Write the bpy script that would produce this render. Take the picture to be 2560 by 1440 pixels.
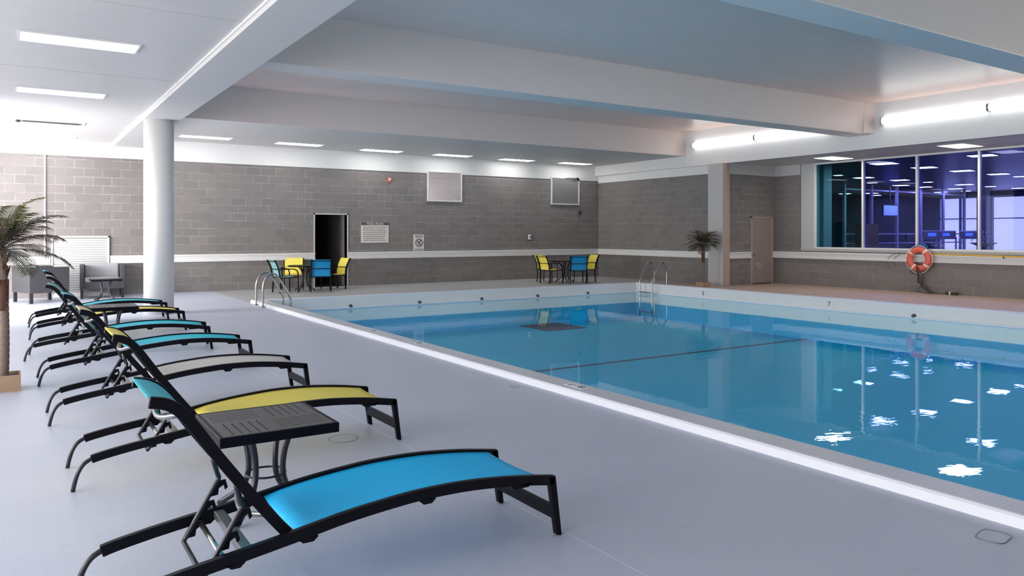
import bpy, bmesh, math, random
from mathutils import Vector, Matrix
random.seed(7)
SC = bpy.context.scene
for o in list(bpy.data.objects):
    bpy.data.objects.remove(o)
C = SC.collection
PI = math.pi

# ------------------------------------------------------------------ camera
F, YAW, HOR, CAMH = 1910.0, 0.577, 584.0, 1.5
cd = bpy.data.cameras.new('camera')
cam = bpy.data.objects.new('camera', cd)
C.objects.link(cam)
cd.sensor_fit = 'HORIZONTAL'
cd.sensor_width = 36.0
cd.lens = F / 2560.0 * 36.0
cd.shift_x = 0.0
cd.shift_y = -(720.0 - HOR) / 2560.0
cam.location = (0, 0, CAMH)
cam.rotation_euler = (PI / 2, 0, -YAW)
cd.clip_start = 0.05
cd.clip_end = 200
SC.camera = cam

# ------------------------------------------------------------------ view + world
vs = SC.view_settings
vs.view_transform = 'Standard'
vs.look = 'None'
vs.exposure = 1.02
vs.gamma = 1.0
vs.use_curve_mapping = False
w = bpy.data.worlds.new('world')
SC.world = w
w.use_nodes = True
w.node_tree.nodes['Background'].inputs[0].default_value = (1.0, 0.965, 0.92, 1)
w.node_tree.nodes['Background'].inputs[1].default_value = 2.6
SC.cycles.max_bounces = 10
SC.cycles.use_adaptive_sampling = True
SC.cycles.diffuse_bounces = 5
SC.cycles.glossy_bounces = 4
SC.cycles.transmission_bounces = 8
SC.cycles.transparent_max_bounces = 12
SC.cycles.caustics_reflective = False
SC.cycles.caustics_refractive = False
SC.cycles.sample_clamp_indirect = 6.0
SC.cycles.use_denoising = True


def area(name, loc, rot, sx, sy, power, col):
    l = bpy.data.lights.new(name, 'AREA')
    l.shape = 'RECTANGLE'
    l.size, l.size_y = sx, sy
    l.energy = power
    l.color = col
    o = bpy.data.objects.new(name, l)
    o.location = loc
    o.rotation_euler = rot
    C.objects.link(o)
    return o


# daylight through the tall windows along the left side of the hall
area('window_daylight', (-3.3, 16.6, 1.5), (0, -PI / 2, 0.95), 2.2, 4.0, 390, (1.0, 0.975, 0.95))
area('window_daylight', (-3.6, 6.0, 1.9), (0, -PI / 2, 0), 3.2, 9.0, 110, (0.96, 0.97, 1.0))


# added unseen fill lights under the near pool edge, brightening the water
for py in (1.5, 5.5, 9.5, 13.5):
    l_ = area('pool_fill_light', (4.60, py, -0.50), (0, -PI / 2 + 0.45, 0), 0.3, 2.6, 12, (0.6, 0.9, 1.0))
    l_.data.spread = 2.2


# ------------------------------------------------------------------ materials
def new_mat(name):
    m = bpy.data.materials.new(name)
    m.use_nodes = True
    nt = m.node_tree
    b = nt.nodes['Principled BSDF']
    return m, nt, b


def N(nt, t, **kw):
    n = nt.nodes.new(t)
    for k, v in kw.items():
        setattr(n, k, v)
    return n


def mat(name, col, rough=0.5, metal=0.0, var=0.06, scale=6.0, bump=0.0, bscale=60.0, spec=0.5, stretch=None):
    """plain surface with soft mottling from noise"""
    m, nt, b = new_mat(name)
    b.inputs['Roughness'].default_value = rough
    b.inputs['Metallic'].default_value = metal
    b.inputs['Specular IOR Level'].default_value = spec
    tc = N(nt, 'ShaderNodeTexCoord')
    no = N(nt, 'ShaderNodeTexNoise')
    no.inputs['Scale'].default_value = scale
    no.inputs['Detail'].default_value = 5
    src = tc.outputs['Object']
    if stretch:
        mp = N(nt, 'ShaderNodeMapping')
        mp.inputs['Scale'].default_value = stretch
        nt.links.new(src, mp.inputs[0])
        src = mp.outputs[0]
    nt.links.new(src, no.inputs['Vector'])
    mx = N(nt, 'ShaderNodeMix', data_type='RGBA')
    mx.inputs[6].default_value = [c * (1 - var) for c in col] + [1]
    mx.inputs[7].default_value = [min(1, c * (1 + var)) for c in col] + [1]
    nt.links.new(no.outputs['Fac'], mx.inputs[0])
    nt.links.new(mx.outputs[2], b.inputs['Base Color'])
    if bump:
        n2 = N(nt, 'ShaderNodeTexNoise')
        n2.inputs['Scale'].default_value = bscale
        nt.links.new(src, n2.inputs['Vector'])
        bp = N(nt, 'ShaderNodeBump')
        bp.inputs['Strength'].default_value = bump
        bp.inputs['Distance'].default_value = 0.01
        nt.links.new(n2.outputs['Fac'], bp.inputs['Height'])
        nt.links.new(bp.outputs[0], b.inputs['Normal'])
    return m


def emit(name, col, s, plain=False):
    m, nt, b = new_mat(name)
    b.inputs['Base Color'].default_value = (0.9, 0.9, 0.9, 1)
    b.inputs['Emission Color'].default_value = (*col, 1)
    b.inputs['Emission Strength'].default_value = s
    if not plain:
        tc = N(nt, 'ShaderNodeTexCoord')
        no = N(nt, 'ShaderNodeTexNoise')
        no.inputs['Scale'].default_value = 3
        nt.links.new(tc.outputs['Object'], no.inputs['Vector'])
        mr = N(nt, 'ShaderNodeMapRange')
        mr.inputs[3].default_value = s * 0.94
        mr.inputs[4].default_value = s * 1.06
        nt.links.new(no.outputs['Fac'], mr.inputs[0])
        nt.links.new(mr.outputs[0], b.inputs['Emission Strength'])
    return m


def block_mat(name, axis, c1, c2, cm):
    """painted concrete block, courses of 0.2043 m, axis = wall direction"""
    m, nt, b = new_mat(name)
    b.inputs['Roughness'].default_value = 0.55
    tc = N(nt, 'ShaderNodeTexCoord')
    sp = N(nt, 'ShaderNodeSeparateXYZ')
    cb = N(nt, 'ShaderNodeCombineXYZ')
    nt.links.new(tc.outputs['Object'], sp.inputs[0])
    nt.links.new(sp.outputs[axis], cb.inputs[0])
    nt.links.new(sp.outputs[2], cb.inputs[1])
    br = N(nt, 'ShaderNodeTexBrick')
    br.inputs['Scale'].default_value = 1.0
    br.inputs['Brick Width'].default_value = 0.397
    br.inputs['Row Height'].default_value = 0.2043
    br.inputs['Mortar Size'].default_value = 0.007
    br.inputs['Mortar Smooth'].default_value = 0.3
    br.inputs['Bias'].default_value = -0.2
    br.inputs['Color1'].default_value = (*c1, 1)
    br.inputs['Color2'].default_value = (*c2, 1)
    nt.links.new(cb.outputs[0], br.inputs['Vector'])
    # mortar shows patchily: pale in places, nearly the block colour elsewhere
    no = N(nt, 'ShaderNodeTexNoise')
    no.inputs['Scale'].default_value = 1.7
    no.inputs['Detail'].default_value = 6
    no.inputs['Roughness'].default_value = 0.7
    nt.links.new(cb.outputs[0], no.inputs['Vector'])
    rp = N(nt, 'ShaderNodeMapRange')
    rp.inputs[1].default_value = 0.40
    rp.inputs[2].default_value = 0.60
    nt.links.new(no.outputs['Fac'], rp.inputs[0])
    mm = N(nt, 'ShaderNodeMix', data_type='RGBA')
    mm.inputs[6].default_value = (*[x * 1.12 for x in c2], 1)
    mm.inputs[7].default_value = (*cm, 1)
    nt.links.new(rp.outputs[0], mm.inputs[0])
    nt.links.new(mm.outputs[2], br.inputs['Mortar'])
    nt.links.new(br.outputs['Color'], b.inputs['Base Color'])
    bp = N(nt, 'ShaderNodeBump')
    bp.inputs['Strength'].default_value = 0.35
    bp.inputs['Distance'].default_value = 0.004
    bp.invert = True
    nt.links.new(br.outputs['Fac'], bp.inputs['Height'])
    nt.links.new(bp.outputs[0], b.inputs['Normal'])
    return m


def floor_mat(name, col, rough=0.42, joint=False):
    m, nt, b = new_mat(name)
    b.inputs['Roughness'].default_value = rough
    tc = N(nt, 'ShaderNodeTexCoord')
    n1 = N(nt, 'ShaderNodeTexNoise')
    n1.inputs['Scale'].default_value = 0.9
    n1.inputs['Detail'].default_value = 7
    n1.inputs['Roughness'].default_value = 0.6
    mp = N(nt, 'ShaderNodeMapping')
    mp.inputs['Scale'].default_value = (0.6, 1.6, 1)
    nt.links.new(tc.outputs['Object'], mp.inputs[0])
    nt.links.new(mp.outputs[0], n1.inputs['Vector'])
    mx = N(nt, 'ShaderNodeMix', data_type='RGBA')
    mx.inputs[6].default_value = (*[x * 0.90 for x in col], 1)
    mx.inputs[7].default_value = (*[x * 1.08 for x in col], 1)
    nt.links.new(n1.outputs['Fac'], mx.inputs[0])
    last = mx.outputs[2]
    if joint:
        sp = N(nt, 'ShaderNodeSeparateXYZ')
        nt.links.new(tc.outputs['Object'], sp.inputs[0])
        a = N(nt, 'ShaderNodeMath', operation='SUBTRACT')
        a.inputs[1].default_value = 2.32
        nt.links.new(sp.outputs[0], a.inputs[0])
        a2 = N(nt, 'ShaderNodeMath', operation='ABSOLUTE')
        nt.links.new(a.outputs[0], a2.inputs[0])
        a3 = N(nt, 'ShaderNodeMath', operation='LESS_THAN')
        a3.inputs[1].default_value = 0.005
        nt.links.new(a2.outputs[0], a3.inputs[0])
        m2 = N(nt, 'ShaderNodeMix', data_type='RGBA')
        m2.inputs[7].default_value = (*[min(1, x * 1.25) for x in col], 1)
        nt.links.new(last, m2.inputs[6])
        nt.links.new(a3.outputs[0], m2.inputs[0])
        last = m2.outputs[2]
        # dark scuffs worn into the paint
        n3 = N(nt, 'ShaderNodeTexNoise')
        n3.inputs['Scale'].default_value = 3.2
        n3.inputs['Detail'].default_value = 8
        nt.links.new(mp.outputs[0], n3.inputs['Vector'])
        r3 = N(nt, 'ShaderNodeMapRange')
        r3.inputs[1].default_value = 0.66
        r3.inputs[2].default_value = 0.74
        r3.inputs[4].default_value = 0.25
        nt.links.new(n3.outputs['Fac'], r3.inputs[0])
        m3 = N(nt, 'ShaderNodeMix', data_type='RGBA')
        m3.inputs[7].default_value = (*[x * 0.6 for x in col], 1)
        nt.links.new(last, m3.inputs[6])
        nt.links.new(r3.outputs[0], m3.inputs[0])
        last = m3.outputs[2]
    nt.links.new(last, b.inputs['Base Color'])
    n2 = N(nt, 'ShaderNodeTexNoise')
    n2.inputs['Scale'].default_value = 140
    nt.links.new(tc.outputs['Object'], n2.inputs['Vector'])
    bp = N(nt, 'ShaderNodeBump')
    bp.inputs['Strength'].default_value = 0.25
    bp.inputs['Distance'].default_value = 0.004
    nt.links.new(n2.outputs['Fac'], bp.inputs['Height'])
    nt.links.new(bp.outputs[0], b.inputs['Normal'])
    return m


def tile_mat(name, col, grout, size, rough=0.3, gap=0.06):
    m, nt, b = new_mat(name)
    b.inputs['Roughness'].default_value = rough
    tc = N(nt, 'ShaderNodeTexCoord')
    br = N(nt, 'ShaderNodeTexBrick')
    br.offset = 0
    br.inputs['Scale'].default_value = 1.0
    br.inputs['Brick Width'].default_value = size
    br.inputs['Row Height'].default_value = size
    br.inputs['Mortar Size'].default_value = size * gap
    br.inputs['Color1'].default_value = (*col, 1)
    br.inputs['Color2'].default_value = (*[x * 0.97 for x in col], 1)
    br.inputs['Mortar'].default_value = (*grout, 1)
    nt.links.new(tc.outputs['Object'], br.inputs['Vector'])
    nt.links.new(br.outputs['Color'], b.inputs['Base Color'])
    return m


def schlick(nt, f0, top):
    """two-sided mirror share: f0 head-on, rising to top at grazing angles"""
    lw = N(nt, 'ShaderNodeLayerWeight')
    lw.inputs['Blend'].default_value = 0.5
    p = N(nt, 'ShaderNodeMath', operation='POWER')
    p.inputs[1].default_value = 5.0
    nt.links.new(lw.outputs['Facing'], p.inputs[0])
    r = N(nt, 'ShaderNodeMapRange')
    r.inputs[3].default_value = f0
    r.inputs[4].default_value = top
    nt.links.new(p.outputs[0], r.inputs[0])
    return r


def glass_mat(name, tint):
    """tinted pane: see-through with a mirror sheen that grows at grazing angles"""
    m, nt, b = new_mat(name)
    nt.nodes.remove(b)
    out = nt.nodes['Material Output']
    tr = N(nt, 'ShaderNodeBsdfTransparent')
    tr.inputs[0].default_value = (*tint, 1)
    gl = N(nt, 'ShaderNodeBsdfGlossy')
    gl.inputs['Roughness'].default_value = 0.0
    gl.inputs['Color'].default_value = (0.75, 0.8, 1, 1)
    fr = schlick(nt, 0.014, 0.6)
    mx = N(nt, 'ShaderNodeMixShader')
    nt.links.new(fr.outputs[0], mx.inputs[0])
    nt.links.new(tr.outputs[0], mx.inputs[1])
    nt.links.new(gl.outputs[0], mx.inputs[2])
    nt.links.new(mx.outputs[0], out.inputs[0])
    return m


def water_mat():
    m, nt, b = new_mat('pool_water')
    nt.nodes.remove(b)
    out = nt.nodes['Material Output']
    tr = N(nt, 'ShaderNodeBsdfTransparent')
    tr.inputs[0].default_value = (0.84, 0.98, 1.0, 1)
    gl = N(nt, 'ShaderNodeBsdfGlossy')
    gl.inputs['Roughness'].default_value = 0.0
    gl.inputs['Color'].default_value = (0.92, 0.97, 1, 1)
    fr = schlick(nt, 0.02, 0.58)
    tc = N(nt, 'ShaderNodeTexCoord')
    mp = N(nt, 'ShaderNodeMapping')
    mp.inputs['Rotation'].default_value = (0, 0, YAW)
    mp.inputs['Scale'].default_value = (1.0, 2.2, 1)
    nt.links.new(tc.outputs['Object'], mp.inputs[0])
    n1 = N(nt, 'ShaderNodeTexNoise')
    n1.inputs['Scale'].default_value = 2.2
    n1.inputs['Detail'].default_value = 3
    nt.links.new(mp.outputs[0], n1.inputs['Vector'])
    # patches where the air from the vents ruffles the surface
    n2 = N(nt, 'ShaderNodeTexNoise')
    n2.inputs['Scale'].default_value = 0.35
    n2.inputs['Detail'].default_value = 2
    nt.links.new(tc.outputs['Object'], n2.inputs['Vector'])
    rp = N(nt, 'ShaderNodeMapRange')
    rp.inputs[1].default_value = 0.42
    rp.inputs[2].default_value = 0.62
    rp.inputs[3].default_value = 0.15
    nt.links.new(n2.outputs['Fac'], rp.inputs[0])
    mu = N(nt, 'ShaderNodeMath', operation='MULTIPLY')
    nt.links.new(n1.outputs['Fac'], mu.inputs[0])
    nt.links.new(rp.outputs[0], mu.inputs[1])
    bp = N(nt, 'ShaderNodeBump')
    bp.inputs['Strength'].default_value = 1.0
    bp.inputs['Distance'].default_value = 0.0016
    nt.links.new(mu.outputs[0], bp.inputs['Height'])
    nt.links.new(bp.outputs[0], gl.inputs['Normal'])
    mx = N(nt, 'ShaderNodeMixShader')
    nt.links.new(fr.outputs[0], mx.inputs[0])
    nt.links.new(tr.outputs[0], mx.inputs[1])
    nt.links.new(gl.outputs[0], mx.inputs[2])
    nt.links.new(mx.outputs[0], out.inputs[0])
    return m


M = {}
M['block_x'] = block_mat('grey_block_wall', 0, (0.215, 0.195, 0.188), (0.178, 0.165, 0.160), (0.37, 0.345, 0.33))
M['block_y'] = block_mat('grey_block_wall_side', 1, (0.20, 0.182, 0.175), (0.168, 0.156, 0.151), (0.31, 0.29, 0.28))
M['ceiling'] = mat('painted_concrete_ceiling', (0.59, 0.575, 0.565), 0.45, var=0.04, scale=2.2, bump=0.25, bscale=7, stretch=(0.4, 1.6, 1))
M['bay'] = mat('rough_deck_ceiling', (0.80, 0.60, 0.53), 0.33, var=0.06, scale=1.8, bump=0.6, bscale=3.5, stretch=(0.5, 1.8, 1))
M['white'] = mat('white_paint', (0.74, 0.735, 0.73), 0.4, var=0.02)
M['warm'] = mat('beam_paint', (0.76, 0.65, 0.60), 0.4, var=0.03, scale=1.5)
M['grey_paint'] = mat('grey_paint', (0.50, 0.50, 0.50), 0.5, var=0.03)
M['tan'] = mat('tan_paint', (0.46, 0.345, 0.295), 0.5, var=0.04)
M['door'] = mat('brown_door_paint', (0.30, 0.235, 0.225), 0.45, var=0.04)
M['dark'] = mat('dark_interior', (0.03, 0.03, 0.035), 0.6)
M['floor'] = floor_mat('grey_blue_floor_paint', (0.565, 0.60, 0.715), 0.40, True)
M['floor_back'] = floor_mat('floor_paint_dimmed', (0.46, 0.46, 0.465))  # same paint as the left deck, with dimmer light put into its colour
M['floor_tan'] = floor_mat('tan_floor_paint', (0.52, 0.375, 0.30), 0.5)
M['coping'] = tile_mat('white_coping_tile', (0.76, 0.77, 0.83), (0.55, 0.56, 0.63), 0.03, 0.35, 0.05)
M['coping_edge'] = mat('white_coping_edge', (0.86, 0.87, 0.94), 0.3, var=0.02, scale=12)
M['pool_side'] = mat('white_pool_side', (0.88, 0.84, 0.81), 0.25, var=0.03, scale=4)
M['basin'] = mat('blue_pool_plaster', (0.0, 0.58, 0.99), 0.5, var=0.08, scale=0.6)
M['drain'] = mat('dark_pool_tile', (0.10, 0.05, 0.12), 0.5)
M['water'] = water_mat()
M['steel'] = mat('polished_steel', (0.38, 0.365, 0.35), 0.22, 1.0, var=0.03)
M['black'] = mat('black_metal', (0.006, 0.006, 0.010), 0.38, 0.0, var=0.15, scale=20, spec=0.12)
M['charcoal'] = mat('charcoal_metal', (0.018, 0.018, 0.028), 0.3, 0.2, var=0.1, scale=20)
M['greybar'] = mat('grey_metal', (0.20, 0.20, 0.215), 0.3, 0.6, var=0.08)
M['table'] = mat('dark_grey_tabletop', (0.105, 0.10, 0.10), 0.5, var=0.06, scale=15)
M['wicker'] = mat('dark_wicker', (0.045, 0.045, 0.05), 0.5, var=0.5, scale=90, bump=0.5, bscale=110)
M['cushion'] = mat('grey_cushion', (0.36, 0.36, 0.39), 0.9, var=0.05, bump=0.3, bscale=150)
M['trunk'] = mat('palm_trunk', (0.20, 0.145, 0.115), 0.85, var=0.4, scale=26, bump=0.8, bscale=40)
M['trunk_top'] = mat('palm_fibre', (0.12, 0.055, 0.035), 0.9, var=0.4, scale=40, bump=0.8, bscale=60)
M['leaf'] = mat('palm_leaf', (0.075, 0.070, 0.045), 0.5, var=0.5, scale=7)
M['leaf2'] = mat('dry_palm_leaf', (0.125, 0.088, 0.065), 0.55, var=0.4, scale=7)
M['leaf3'] = mat('green_palm_leaf', (0.11, 0.125, 0.03), 0.5, var=0.4, scale=7)
M['wood'] = mat('light_wood', (0.40, 0.265, 0.17), 0.6, var=0.15, scale=5, stretch=(1, 1, 9))
M['red'] = mat('orange_red_ring', (0.80, 0.13, 0.09), 0.45, var=0.04)
M['strap'] = mat('white_strap', (0.80, 0.77, 0.70), 0.6)
M['yellow_pole'] = mat('yellow_pole', (0.85, 0.50, 0.05), 0.4)
M['rope'] = mat('dark_rope', (0.05, 0.045, 0.04), 0.8, var=0.3, scale=60)
M['blue_pad'] = mat('blue_plastic', (0.02, 0.09, 0.30), 0.5)
M['lamp'] = emit('lit_ceiling_panel', (1, 0.99, 0.98), 5.0)
M['tube'] = emit('lit_tube_diffuser', (1, 0.995, 0.97), 2.2)
M['lamp_warm'] = emit('lit_soffit_panel', (1, 0.95, 0.90), 10.0)
M['gym_lamp'] = emit('lit_room_panel', (1.0, 0.95, 0.88), 16.0)
M['gym_sky'] = emit('bright_window', (1.0, 0.88, 0.72), 1.15)
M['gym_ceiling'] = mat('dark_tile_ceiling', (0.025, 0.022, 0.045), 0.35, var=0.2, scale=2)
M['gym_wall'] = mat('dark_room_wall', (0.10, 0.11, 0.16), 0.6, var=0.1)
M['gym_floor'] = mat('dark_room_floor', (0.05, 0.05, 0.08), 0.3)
M['gym_column'] = mat('lavender_column', (0.42, 0.38, 0.46), 0.5)
M['gym_frame'] = mat('pale_partition_frame', (0.45, 0.42, 0.62), 0.4)
M['teal_wall'] = mat('teal_room_wall', (0.03, 0.16, 0.18), 0.6)
M['glass_blue'] = glass_mat('blue_tinted_glass', (0.42, 0.47, 0.92))
M['glass_teal'] = glass_mat('teal_tinted_glass', (0.35, 0.66, 0.74))
M['screen'] = emit('television_picture', (0.03, 0.25, 1.0), 0.8)
M['sign'] = mat('cream_sign', (0.68, 0.62, 0.59), 0.4, var=0.02)
M['maroon'] = mat('maroon_sign_band', (0.13, 0.07, 0.075), 0.5)
M['ink'] = mat('dark_ink', (0.12, 0.10, 0.11), 0.6)
M['panel'] = mat('silver_reflector_panel', (0.58, 0.53, 0.54), 0.22, 0.85, var=0.12, scale=1.2, bump=0.25, bscale=3, stretch=(0.5, 1, 3))
M['panel2'] = mat('grey_reflector_panel', (0.46, 0.46, 0.47), 0.30, 0.8, var=0.06, scale=1.2, bump=0.15, bscale=3, stretch=(0.5, 1, 3))


def sling(name, col):
    m, nt, b = new_mat(name)
    b.inputs['Base Color'].default_value = (*col, 1)
    b.inputs['Roughness'].default_value = 0.6
    tc = N(nt, 'ShaderNodeTexCoord')
    wv = N(nt, 'ShaderNodeTexNoise')
    wv.inputs['Scale'].default_value = 260
    nt.links.new(tc.outputs['Object'], wv.inputs['Vector'])
    bp = N(nt, 'ShaderNodeBump')
    bp.inputs['Strength'].default_value = 0.15
    bp.inputs['Distance'].default_value = 0.002
    nt.links.new(wv.outputs['Fac'], bp.inputs['Height'])
    nt.links.new(bp.outputs[0], b.inputs['Normal'])
    return m


S = dict(blue=sling('bright_blue_sling', (0.0, 0.53, 1.0)), teal=sling('teal_sling', (0.02, 0.46, 0.58)),
         cyan=sling('cyan_sling', (0.0, 0.56, 0.72)), yellow=sling('yellow_sling', (0.86, 0.72, 0.12)),
         cream=sling('cream_sling', (0.62, 0.60, 0.57)), pale=sling('pale_teal_sling', (0.22, 0.42, 0.44)),
         chairblue=sling('chair_blue_sling', (0.0, 0.22, 0.48)), paleyellow=sling('faded_yellow_sling', (0.72, 0.62, 0.36)),
         oldteal=sling('greyed_teal_sling', (0.10, 0.27, 0.29)))


# ------------------------------------------------------------------ mesh helpers
def box(bm, x0, x1, y0, y1, z0, z1, mx=None):
    v = [bm.verts.new(Vector(p) if mx is None else mx @ Vector(p)) for p in
         ((x0, y0, z0), (x1, y0, z0), (x1, y1, z0), (x0, y1, z0), (x0, y0, z1), (x1, y0, z1), (x1, y1, z1), (x0, y1, z1))]
    for f in ((3, 2, 1, 0), (4, 5, 6, 7), (0, 1, 5, 4), (1, 2, 6, 5), (2, 3, 7, 6), (3, 0, 4, 7)):
        bm.faces.new([v[i] for i in f])
    return bm


def prism(bm, pts, axis, a, b):
    """polygon extruded along an axis from a to b; pts are the two other coordinates in order"""
    def P(p, t):
        if axis == 'x':
            return (t, p[0], p[1])
        if axis == 'y':
            return (p[0], t, p[1])
        return (p[0], p[1], t)
    A = [bm.verts.new(P(p, a)) for p in pts]
    B = [bm.verts.new(P(p, b)) for p in pts]
    n = len(pts)
    bm.faces.new(A)
    bm.faces.new(B[::-1])
    for i in range(n):
        bm.faces.new((A[i], B[i], B[(i + 1) % n], A[(i + 1) % n]))
    return bm


def ribbon(bm, path, y0, y1, h, below=True):
    """strip of section (y0..y1) x h swept along a path in the x-z plane; path is its top line"""
    n = len(path)
    rows = []
    for i, (x, z) in enumerate(path):
        a = path[max(0, i - 1)]
        b = path[min(n - 1, i + 1)]
        tx, tz = b[0] - a[0], b[1] - a[1]
        l = math.hypot(tx, tz) or 1
        nx, nz = -tz / l, tx / l
        if below == (nz > 0) or (abs(nz) < 1e-6 and nx > 0):
            nx, nz = -nx, -nz
        hx, hz = nx * h, nz * h
        rows.append([bm.verts.new(p) for p in ((x, y0, z), (x, y1, z), (x + hx, y1, z + hz), (x + hx, y0, z + hz))])
    for r, s in zip(rows, rows[1:]):
        for k in range(4):
            bm.faces.new((r[k], r[(k + 1) % 4], s[(k + 1) % 4], s[k]))
    bm.faces.new(rows[0])
    bm.faces.new(rows[-1][::-1])
    bmesh.ops.recalc_face_normals(bm, faces=bm.faces)
    return bm


def tube(bm, pts, r, seg=10, closed=False):
    pts = [Vector(p) for p in pts]
    n = len(pts)
    rr = r if isinstance(r, (list, tuple)) else [r] * n
    up = None
    rings = []
    for i in range(n):
        a = pts[i - 1] if (i > 0 or closed) else pts[i]
        b = pts[(i + 1) % n] if (i < n - 1 or closed) else pts[i]
        t = (b - a).normalized()
        if up is None:
            up = t.orthogonal().normalized()
        else:
            up = (up - t * up.dot(t))
            up = up.normalized() if up.length > 1e-6 else t.orthogonal().normalized()
        s = t.cross(up)
        rings.append([bm.verts.new(pts[i] + (up * math.cos(2 * PI * k / seg) + s * math.sin(2 * PI * k / seg)) * rr[i]) for k in range(seg)])
    m = n if closed else n - 1
    for i in range(m):
        A, B = rings[i], rings[(i + 1) % n]
        for k in range(seg):
            f = bm.faces.new((A[k], A[(k + 1) % seg], B[(k + 1) % seg], B[k]))
            f.smooth = True
    if not closed:
        bm.faces.new(rings[0][::-1])
        bm.faces.new(rings[-1])
    return bm


def smooth_path(pts, n=5):
    """Catmull-Rom resample"""
    pts = [Vector(p) for p in pts]
    P = [pts[0] * 2 - pts[1]] + pts + [pts[-1] * 2 - pts[-2]]
    out = []
    for i in range(1, len(P) - 2):
        for k in range(n):
            t = k / n
            a, b, c, d = P[i - 1], P[i], P[i + 1], P[i + 2]
            out.append(0.5 * ((2 * b) + (c - a) * t + (2 * a - 5 * b + 4 * c - d) * t * t + (3 * b - a - 3 * c + d) * t ** 3))
    out.append(pts[-1])
    return out


def sp2(pts, n=5):
    return [(v[0], v[1]) for v in smooth_path([(p[0], p[1], 0) for p in pts], n)]


def cyl(bm, cx, cy, z0, z1, r0, r1=None, seg=24):
    r1 = r0 if r1 is None else r1
    A = [bm.verts.new((cx + r0 * math.cos(2 * PI * k / seg), cy + r0 * math.sin(2 * PI * k / seg), z0)) for k in range(seg)]
    B = [bm.verts.new((cx + r1 * math.cos(2 * PI * k / seg), cy + r1 * math.sin(2 * PI * k / seg), z1)) for k in range(seg)]
    for k in range(seg):
        f = bm.faces.new((A[k], A[(k + 1) % seg], B[(k + 1) % seg], B[k]))
        f.smooth = True
    bm.faces.new(A[::-1])
    bm.faces.new(B)
    return bm


def obj(name, bm, m, parent=None, bevel=0.0, kind=None, loc=None):
    me = bpy.data.meshes.new(name)
    bmesh.ops.recalc_face_normals(bm, faces=bm.faces)
    bm.to_mesh(me)
    bm.free()
    me.materials.append(m)
    o = bpy.data.objects.new(name, me)
    C.objects.link(o)
    if parent:
        o.parent = parent
    if bevel:
        b = o.modifiers.new('bevel', 'BEVEL')
        b.width = bevel
        b.segments = 2
        b.limit_method = 'ANGLE'
    if kind:
        o['kind'] = kind
    if loc:
        o.location = loc
    return o


def bmn():
    return bmesh.new()


def tag(o, label, cat, group=None):
    o['label'] = label
    o['category'] = cat
    if group:
        o['group'] = group
    return o


def thing(name, label, cat, loc=(0, 0, 0), rz=0.0, group=None):
    o = bpy.data.objects.new(name, None)
    C.objects.link(o)
    o.location = loc
    o.rotation_euler = (0, 0, rz)
    return tag(o, label, cat, group)


def dup(root, loc, rz, label, group=None):
    r = root.copy()
    C.objects.link(r)
    r.location = loc
    r.rotation_euler = (0, 0, rz)
    r['label'] = label
    if group:
        r['group'] = group
    for ch in list(root.children):
        c = ch.copy()
        C.objects.link(c)
        c.parent = r
        for g in list(ch.children):
            d = g.copy()
            C.objects.link(d)
            d.parent = c
    return r


def struct(name, bm, m, bevel=0.0):
    return obj(name, bm, m, bevel=bevel, kind='structure')


def text(name, s, size, m, parent, loc, rot, thick=0.002, align='CENTER'):
    cu = bpy.data.curves.new(name, 'FONT')
    cu.body = s
    cu.size = size
    cu.extrude = thick
    cu.align_x = align
    cu.align_y = 'CENTER'
    cu.materials.append(m)
    tmp = bpy.data.objects.new('lettering_source', cu)
    C.objects.link(tmp)
    bpy.context.view_layer.update()
    me = bpy.data.meshes.new_from_object(tmp.evaluated_get(bpy.context.evaluated_depsgraph_get()))
    bpy.data.objects.remove(tmp)
    me.materials.clear()
    me.materials.append(m)
    o = bpy.data.objects.new(name, me)
    C.objects.link(o)
    o.location = loc
    o.rotation_euler = rot
    if parent:
        o.parent = parent
    return o


# ================================================================== the hall
YB = 20.92      # back wall
XR1, XR2 = 17.25, 19.3
YA = 15.05      # alcove wall
PX0, PX1, PY0, PY1 = 4.54, 15.22, -7.0, 16.72   # pool opening
CW, CH, WZ = 0.25, 0.062, -0.22
BLOCK_TOP = 3.34

# floors round the pool
struct('floor', box(bmn(), -9, PX0 - CW, -7, YB, -0.3, 0), M['floor'])
struct('floor', box(bmn(), PX0 - CW, XR1 + 0.2, PY1 + CW, YB, -0.3, 0), M['floor_back'])
b = box(bmn(), PX1 + CW, XR2 + 0.2, -7, YA + 0.1, -0.3, 0)
box(b, PX1 + CW, XR1 + 0.2, YA + 0.1, PY1 + CW, -0.3, 0)
struct('floor', b, M['floor_tan'])

# pool shell
zb = -0.92
b = box(bmn(), PX0 - 0.1, PX1 + 0.1, PY0, PY1 + 0.1, zb - 0.1, zb)
struct('pool_floor', b, M['basin'])
b = box(bmn(), PX0 - CW, PX0, PY0, PY1 + CW, zb, WZ - 0.28)
box(b, PX1, PX1 + CW, PY0, PY1 + CW, zb, WZ - 0.28)
box(b, PX0, PX1, PY1, PY1 + CW, zb, WZ - 0.28)
struct('pool_wall', b, M['basin'])
b = box(bmn(), PX0 - CW, PX0, PY0, PY1 + CW, WZ - 0.28, CH - 0.012)  # underwater white puts the curb's reflection into the colour, down to its mirrored top
box(b, PX1, PX1 + CW, PY0, PY1 + CW, WZ - 0.28, CH - 0.012)
box(b, PX0, PX1, PY1, PY1 + CW, WZ - 0.28, CH - 0.012)
struct('pool_curb', b, M['pool_side'])
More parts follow.
